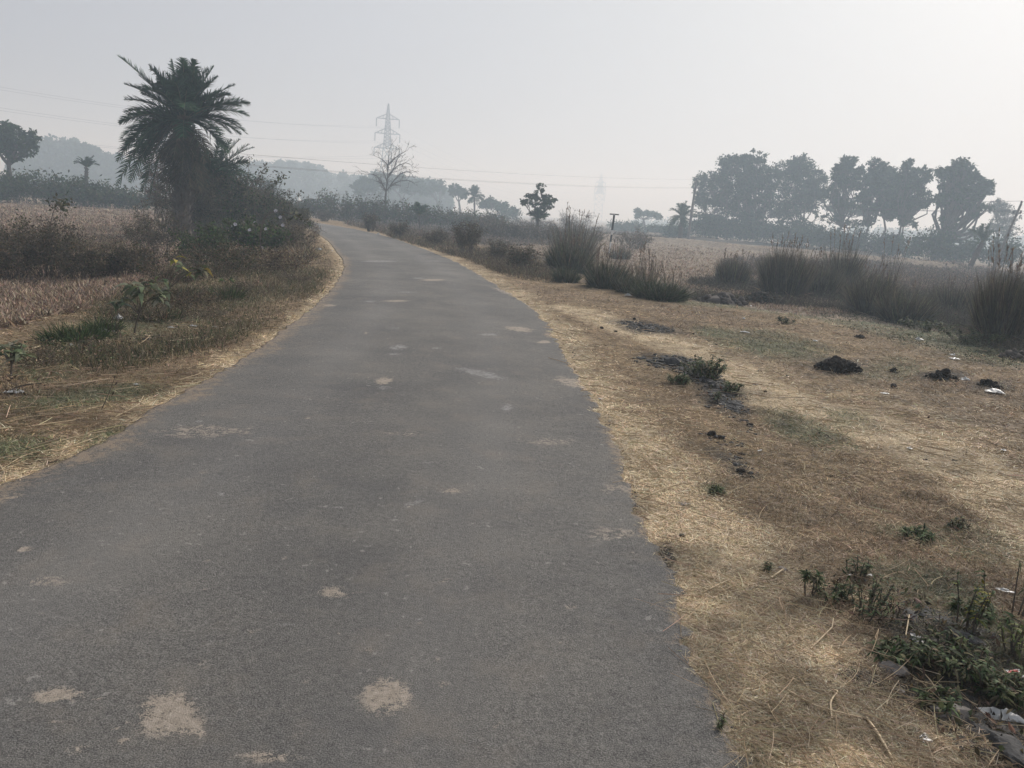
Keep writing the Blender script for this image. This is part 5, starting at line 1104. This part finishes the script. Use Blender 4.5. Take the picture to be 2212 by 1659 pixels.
for a in [(2165, 1552, 84, 'crumpled white plastic bag beside the flat slab in the right corner', 'plastic_bag', 'bag', 'plastic', .45, .6), (2145, 848, 36, 'white plastic sheet lying by the crumbly dung heap', 'plastic_sheet', 'litter', 'plastic', .4, .9),
          (2083, 822, 22, 'dull white lump of litter between the two right heaps', 'plastic_scrap', 'litter', 'plastic', .6), (2058, 768, 16, 'white scrap standing up on the slope below the ditch', 'plastic_scrap', 'litter', 'plastic', .8), (2062, 776, 20, 'flat white scrap just below the upright one', 'plastic_scrap', 'litter', 'plastic', .3),
          (1357, 640, 18, 'white cup-like scrap at the foot of the green reed clumps', 'plastic_scrap', 'litter', 'plastic', .7), (1428, 650, 14, 'white paper ball below the low spreading green clump', 'plastic_scrap', 'litter', 'plastic', 1.0), (1607, 690, 11, 'white ball of litter on the brown grass below the soil bank', 'plastic_scrap', 'litter', 'plastic', .9),
          (1609, 719, 22, 'pale scrap on the upper edge of the green patch', 'plastic_scrap', 'litter', 'plastic', .3), (1620, 661, 10, 'white scrap under the dark soil bank', 'plastic_scrap', 'litter', 'plastic', .6), (1648, 655, 9, 'pale scrap right of the one under the soil bank', 'plastic_scrap', 'litter', 'plastic', .6),
          (1695, 698, 10, 'little pale scrap on the brown strip above the green patch', 'plastic_scrap', 'litter', 'plastic', .6), (1530, 735, 14, 'thin pale scrap left of the green patch', 'plastic_scrap', 'litter', 'plastic', .25), (1760, 738, 18, 'pale folded scrap above the lone dung heap', 'plastic_scrap', 'litter', 'plastic', .4),
          (1912, 852, 18, 'flat white scrap on the grass right of the lone dung heap', 'plastic_scrap', 'litter', 'plastic', .25), (1632, 832, 14, 'grey-white flake beside the rubble weeds', 'plastic_scrap', 'litter', 'plastic', .25), (1296, 864, 14, 'white fleck on the straw beside the asphalt edge', 'plastic_scrap', 'litter', 'plastic', .25),
          (1965, 970, 14, 'white scrap low on the right slope', 'plastic_scrap', 'litter', 'plastic', .4), (2168, 975, 14, 'white scrap at the far right of the slope', 'plastic_scrap', 'litter', 'plastic', .4), (1640, 975, 18, 'thin grey-white strip above the fallen stalks', 'plastic_strip', 'litter', 'plastic', .2, .3),
          (1478, 1092, 30, 'pale torn paper smear on the straw by the asphalt', 'paper_scrap', 'litter', 'stone', .15, .5), (2168, 1280, 36, 'white twisted wrapper near the yellowing weed', 'plastic_wrapper', 'litter', 'plastic', .35, .4), (1832, 1247, 26, 'narrow white strip among the middle corner weeds', 'plastic_strip', 'litter', 'plastic', .25, .35),
          (1880, 1247, 14, 'pale scrap right of the narrow white strip', 'plastic_scrap', 'litter', 'plastic', .4), (690, 541, 14, 'white cup-like litter at the inside of the bend', 'plastic_scrap', 'litter', 'plastic', .9), (718, 543, 5, 'tiny white speck of litter by the bend', 'plastic_scrap', 'litter', 'plastic', .6),
          (256, 690, 22, 'white torn plastic behind the dark-stemmed weed', 'plastic_scrap', 'litter', 'plastic', .8), (226, 718, 34, 'pinkish white crumpled plastic beside the dark green grass', 'plastic_scrap', 'litter', 'plastic', .5), (418, 706, 24, 'flat white plastic strip in the middle of the left verge', 'plastic_strip', 'litter', 'plastic', .3, .4),
          (462, 708, 14, 'small white square scrap right of the flat strip', 'plastic_scrap', 'litter', 'plastic', .5), (370, 709, 14, 'pale scrap left of the flat white strip', 'plastic_scrap', 'litter', 'plastic', .5), (155, 748, 20, 'white plastic scrap under the dark green grass clump', 'plastic_scrap', 'litter', 'plastic', .8),
          (318, 737, 30, 'black crumpled plastic on the left verge', 'black_plastic', 'litter', 'blackplastic', .6), (294, 833, 14, 'pale scrap in the short green grass of the left verge', 'plastic_scrap', 'litter', 'plastic', .4), (30, 850, 34, 'grey-white plastic tangled in twigs at the left edge', 'plastic_scrap', 'litter', 'plastic', .5),
          (817, 507, 10, 'white speck of litter by the far right road edge', 'plastic_scrap', 'litter', 'plastic', .8), (1995, 1600, 36, 'dark torn sheet at the bottom of the corner rubble', 'black_plastic', 'litter', 'blackplastic', .4), (1560, 875, 20, 'dull flat flake lying below the rubble strip', 'plastic_scrap', 'litter', 'stone', .3)]:
    scrap(*a, rot=rng.uniform(-.6, .6))
for k, (px, py) in enumerate([(1935, 676), (1952, 690), (1990, 700), (1895, 655), (1984, 735), (2190, 700)]):
    scrap(px, py, 20, ['white bottle-like litter in the ditch', 'flat pale litter just below the ditch bottle', 'pale torn litter further right in the ditch', 'whitish litter high on the ditch bank', 'pale litter on the green foot of the ditch', 'dull litter beneath the right-hand reeds'][k], hf=.6)
# rumpled printed packet in the corner
def packet():
    m, nt, bs = mat('printed_packet'); tc = nt.nodes.new('ShaderNodeTexCoord'); v = nt.nodes.new('ShaderNodeTexVoronoi'); v.inputs['Scale'].default_value = 26; nt.links.new(tc.outputs['Object'], v.inputs['Vector'])
    sp = nt.nodes.new('ShaderNodeSeparateColor'); nt.links.new(v.outputs['Color'], sp.inputs[0])
    r = ramp(nt, sp.outputs[0], [(0, (.62, .62, .6)), (.45, (.5, .04, .03)), (.8, (.05, .2, .5))])
    for n_ in nt.nodes:
        if n_.type == 'VALTORGB': n_.color_ramp.interpolation = 'CONSTANT'
    nt.links.new(r, bs.inputs['Base Color']); bs.inputs['Roughness'].default_value = .4; M['packet'] = m
packet(); scrap(2188, 1458, 44, 'red, white and blue printed packet in the corner weeds', 'printed_packet', 'packet', 'packet', .25, .7)

# weeds of the right verge
WG = [[.065, .092, .040], [.09, .115, .052], [.048, .066, .032], [.14, .15, .08], [.17, .15, .09]]
def weed(px, pyb, wpx, toppy, label, nst=9, nl=170, ll=.05, pal=WG, lean=0., name='weed', group=None, lw=.22, leafy_=.35):
    """upright stems carrying whorls of narrow leaves"""
    g = G(px, pyb); D = math.hypot(g[0], g[1]); s = D/F; w_ = wpx*s; h = max(.05, at(px, toppy, D)[2]-g[2]); t = empty(name, g, label, 'weed', group); ms, ml = MB(), MB(); per = nl//nst
    for k in range(nst):
        a = rng.uniform(0, 6.283); r = math.sqrt(rng.random()); f0 = g+np.array([math.cos(a)*r*w_*.25, math.sin(a)*r*w_*.25, -.01])
        tp = g+np.array([math.cos(a)*r*w_*.5+lean*h, math.sin(a)*r*w_*.5, h*rng.uniform(.6, 1.0)]); md = (f0+tp)/2+rng.normal(size=3)*.05*h
        path(ms, [f0, md, tp], [.0035, .003, .0018], 5)
        u = rng.uniform(leafy_, 1.02, (per, 1)); Q = (1-u)**2*f0+2*u*(1-u)*md+u*u*tp
        d = rdir(per); d[:, 2] = np.abs(d[:, 2])*.6+.1; d = unit(d)
        blades(ml, Q, d, ll*rng.uniform(.6, 1.3, per), ll*lw, rng.uniform(.3, .9, per), vary(pal, per, .25), 3, np.broadcast_to([0, 0, 1.0], (per, 3))+.4*rdir(per), .05)
    ms.build('stems', M['twig'], t, g); ml.build('leaves', M['leaf'], t, g); return t
weed(1520, 818, 110, 768, 'bushy green weed growing out of the rubble strip', 26, 800, .075)
weed(1470, 830, 60, 808, 'low green weed at the near foot of the rubble strip', 12, 420, .06)
weed(1575, 850, 50, 825, 'small green weed at the lower right of the rubble strip', 9, 260, .06)
weed(1548, 868, 20, 842, 'single thin weed below the rubble strip', 3, 70, .05)
weed(1745, 1290, 50, 1208, 'dark-topped weed with two bunches of leaves in the straw', 4, 200, .045, leafy_=.75)
weed(1855, 1250, 60, 1205, 'small flat-topped green weed left of the narrow white strip', 7, 130, .036)
weed(1868, 1330, 120, 1255, 'spreading green weed in the middle of the right corner', 16, 260, .036)
weed(1800, 1300, 90, 1265, 'low thin weed between the two leafy ones', 10, 260, .035)
weed(2088, 1360, 90, 1238, 'tall upright weed with drooping yellowing lower leaves', 9, 230, .045, pal=WG+[[.30, .27, .06]], leafy_=.35)
weed(2195, 1330, 40, 1200, 'thin bare weed stem at the right picture edge', 4, 50, .04, pal=WG+BRN, leafy_=.5)
weed(1925, 1425, 90, 1395, 'low ragged weed reaching from the corner rubble into the straw', 14, 260, .045, lw=.35)
weed(2030, 1530, 90, 1495, 'low dusty weed between the flat slab and the dense weed mass', 12, 220, .045, lw=.35)
weed(2120, 1330, 110, 1300, 'flat dusty weeds behind the tall yellowing weed', 14, 300, .045, lw=.35)
weed(1960, 1435, 80, 1375, 'leafy dark weed leaning left over the corner rubble', 14, 260, .042)
weed(2060, 1450, 150, 1385, 'dense dark green weed mass on the corner rubble', 30, 640, .042, lw=.28)
weed(2150, 1505, 130, 1435, 'dark leafy weed around the printed packet', 22, 420, .042, lw=.28)
weed(2200, 1420, 80, 1330, 'pale yellow green leaves at the right picture edge', 12, 150, .045, pal=[[.14, .17, .06], [.22, .23, .09], [.09, .11, .05]])
weed(2190, 1515, 90, 1475, 'green weed behind the crumpled plastic bag', 12, 260, .04)
weed(1660, 1238, 24, 1215, 'tiny seedling beside the pinkish stone', 4, 60, .03)
weed(1560, 1575, 50, 1565, 'tiny grey-green weed flat in the straw near the road lip', 5, 60, .02)
weed(1975, 1160, 70, 1140, 'low dark grass-like weed on the right slope', 14, 320, .045)
weed(2070, 1140, 50, 1120, 'dark creeping weed above the round black clod', 10, 220, .04, pal=WG+BRN)
weed(1545, 1068, 44, 1055, 'green low weed in the straw right of the asphalt', 9, 220, .035)
weed(1700, 700, 40, 684, 'small dark weed on the brown strip under the ditch', 8, 160, .09, pal=WG+DULL)
weed(2100, 740, 130, 712, 'grey-green broad-leaved weeds at the ditch foot', 22, 700, .10, pal=DULL+WG)
weed(2000, 715, 110, 690, 'dull green weeds left of the grey-green ones at the ditch foot', 20, 600, .10, pal=DULL+WG)
def stalk(pts, label, rad=.004):
    P = [G(a, b)+np.array([0, 0, .015+(c[0]*.35 if c else 0)]) for a, b, *c in pts]; m = MB(); Q = []
    for i in range(len(P)-1):
        for u in np.linspace(0, 1, 6)[:-1]: Q.append(P[i]*(1-u)+P[i+1]*u)
    Q.append(P[-1]); Q = np.array(Q); K = Q.copy()
    for _ in range(3): K[1:-1] = (K[:-2]+K[1:-1]*2+K[2:])/4
    path(m, K, rad*.62, 5, (.58, .46, .30)); o = m.build('straw_stalk', M['straw'], None, tuple(P[0]), True); return tag(o, label, 'straw stalk')
stalk([(1385, 1082), (1440, 1060, .02), (1475, 1048)], 'thick pale stalk forming the lower arm of a cross by the asphalt', .006)
stalk([(1385, 1080), (1372, 1068), (1368, 1040, .03)], 'short pale stalk bent up at the asphalt edge', .004)
stalk([(1440, 1060), (1425, 1030, .02), (1370, 975)], 'thin pale stalk running up from the crossed stalks', .004)
stalk([(1508, 1292), (1575, 1262, .02)], 'straight pale stalk below the black knobbly clod', .005)
stalk([(1665, 1255), (1690, 1240, .02)], 'short flat pale stalk left of the pinkish stone', .007)
stalk([(1795, 1562), (1790, 1530, .03), (1810, 1505, .02), (1795, 1500)], 'hooked pale stalk curling in the straw at bottom right', .005)
stalk([(1870, 1560), (1895, 1600, .02), (1925, 1650)], 'thick flat pale stalk pointing down at the bottom edge', .008)
stalk([(1700, 1500), (1760, 1540, .02), (1860, 1560)], 'long curved pale stalk left of the hooked one', .004)
stalk([(1750, 1410), (1795, 1368, .03)], 'pale stalk slanting up to the right near the boulder', .005)
stalk([(1795, 1368), (1798, 1350, .04)], 'short upright pale stub on the slanting stalk', .004)
stalk([(1955, 1380), (1960, 1350, .04), (1963, 1335)], 'short white upright stalk by the black crumpled lump', .005)
stalk([(1340, 960), (1360, 1000, .01), (1450, 1035)], 'thin stalk arching along the straw near the asphalt', .003)
stalk([(1970, 1475), (2040, 1500, .03), (2110, 1530)], 'long pale stalk lying across the corner rubble', .004)
stalk([(1950, 1430), (2010, 1480, .03), (2060, 1590)], 'thin stalk crossing the flat slab', .003)
stalk([(0, 1010), (10, 1030, .03), (12, 1048, .01)], 'short thick pale stalk at the left picture edge', .006)
stalk([(0, 1022), (60, 985, .02), (180, 970)], 'long pale stalk along the left asphalt edge', .004)
stalk([(110, 985), (190, 960, .03), (212, 948)], 'hooked pale stalk at the left asphalt edge', .004)
stalk([(0, 915), (80, 905, .02), (165, 895), (225, 880)], 'long pale stalk across the near left verge', .004)
stalk([(250, 905), (300, 880, .01), (310, 860)], 'curved pale stalk on the dust by the left asphalt edge', .004)

# dead leaves and broken stems lying between the corner weeds
def corner_litter():
    reseed('corner litter'); mb = MB()
    for px, py, a, b_, th in [(2060, 1420, 190, 70, 25), (2110, 1560, 170, 80, 35), (1880, 1300, 120, 50, 10), (1530, 830, 90, 26, 25)]:
        for _ in range(260):
            q = rng.random()**.5; an = rng.uniform(0, 6.283); c, s_ = math.cos(math.radians(th)), math.sin(math.radians(th)); u, v = math.cos(an)*q*a, math.sin(an)*q*b_
            g = G(px+u*c-v*s_, py+u*s_+v*c)+np.array([0, 0, rng.uniform(.004, .03)])
            leafs(mb, g[None], rng.uniform(.015, .045), vary([[.10, .075, .05], [.18, .13, .085], [.06, .05, .04], [.09, .10, .055]], 1, .3), .45)
    tag(mb.build('leaf_litter', M['leaf']), 'dry fallen leaves and scraps lying between the verge weeds', 'leaf litter', None, 'stuff')
corner_litter()
HAZE_D = .0033; EXPO = .5

# ------------------------------------------------------------------ sky, air, light, camera
SUN_AZ = math.radians(38); SUN_EL = math.radians(34)
w = bpy.data.worlds.new('World'); bpy.context.scene.world = w; w.use_nodes = True
nt = w.node_tree; bg = nt.nodes['Background']
sky = nt.nodes.new('ShaderNodeTexSky'); sky.sky_type = 'NISHITA'; sky.sun_disc = False
sky.sun_elevation = SUN_EL; sky.sun_rotation = SUN_AZ; sky.dust_density = 4; sky.air_density = 1.2; sky.altitude = 30
hs = nt.nodes.new('ShaderNodeHueSaturation'); hs.inputs['Saturation'].default_value = .30; hs.inputs['Value'].default_value = 1.0
nt.links.new(sky.outputs[0], hs.inputs['Color'])
tc = nt.nodes.new('ShaderNodeTexCoord')
sepw = nt.nodes.new('ShaderNodeSeparateXYZ'); nt.links.new(tc.outputs['Generated'], sepw.inputs[0])
# overcast veil: an even grey layer of cloud, a little brighter round the hidden sun
dot = nt.nodes.new('ShaderNodeVectorMath'); dot.operation = 'DOT_PRODUCT'
dot.inputs[1].default_value = (math.sin(SUN_AZ)*math.cos(SUN_EL), math.cos(SUN_AZ)*math.cos(SUN_EL), math.sin(SUN_EL))
nt.links.new(tc.outputs['Generated'], dot.inputs[0])
veil = ramp(nt, dot.outputs['Value'], [(0.2, (2.05, 2.2, 2.7)), (.65, (3.2, 3.33, 3.7)), (1.0, (4.25, 4.35, 4.4))])
mx = mix(nt, .9, hs.outputs[0], veil)
nt.links.new(mx, bg.inputs['Color']); bg.inputs['Strength'].default_value = .115

hm = bpy.data.materials.new('haze_air'); hm.use_nodes = True
hn = hm.node_tree; hn.nodes.remove(hn.nodes['Principled BSDF'])
pv = hn.nodes.new('ShaderNodeVolumePrincipled'); pv.inputs['Color'].default_value = (.76, .92, 1.06, 1); pv.inputs['Absorption Color'].default_value = (1, 1, 1, 1); pv.inputs['Density'].default_value = HAZE_D
pv.inputs['Anisotropy'].default_value = .25
hn.links.new(pv.outputs[0], hn.nodes['Material Output'].inputs['Volume'])
mb = MB()
hx0, hx1, hy0, hy1, hz0, hz1 = -1000, 1000, -1000, 1000, -3, 44
v = [(x, y, z) for x in (hx0, hx1) for y in (hy0, hy1) for z in (hz0, hz1)]
mb.add(v, [[0, 1, 3, 2], [4, 6, 7, 5], [0, 4, 5, 1], [2, 3, 7, 6], [0, 2, 6, 4], [1, 5, 7, 3]])
reseed("haze"); hz = mb.build('haze', hm); hz['kind'] = 'stuff'; tag(hz, 'pale morning haze hanging over the fields', 'haze')

sd = bpy.data.lights.new('sun', 'SUN'); sd.energy = 2.6; sd.angle = math.radians(20); sd.color = (1, .975, .94)
so = bpy.data.objects.new('sun', sd); C.objects.link(so)
so.rotation_euler = Vector((math.sin(SUN_AZ)*math.cos(SUN_EL), math.cos(SUN_AZ)*math.cos(SUN_EL), math.sin(SUN_EL))).to_track_quat('Z', 'Y').to_euler()

cd = bpy.data.cameras.new('camera'); co = bpy.data.objects.new('camera', cd); C.objects.link(co)
cd.sensor_width = 36; cd.lens = F/2212*36; cd.clip_start = .05; cd.clip_end = 4000
Rm = Matrix(((CR[0], CU[0], -fw[0]), (CR[1], CU[1], -fw[1]), (CR[2], CU[2], -fw[2])))
co.matrix_world = Matrix.Translation((0, 0, H)) @ Rm.to_4x4()
sc = bpy.context.scene; sc.camera = co
sc.view_settings.view_transform = 'Standard'; sc.view_settings.look = 'None'; sc.view_settings.gamma = 1; sc.view_settings.exposure = EXPO
sc.render.engine = 'CYCLES'; cy = sc.cycles
cy.max_bounces = 6; cy.diffuse_bounces = 2; cy.glossy_bounces = 1; cy.transmission_bounces = 2; cy.volume_bounces = 1; cy.transparent_max_bounces = 4
cy.use_denoising = True; cy.use_adaptive_sampling = True; cy.adaptive_threshold = .02
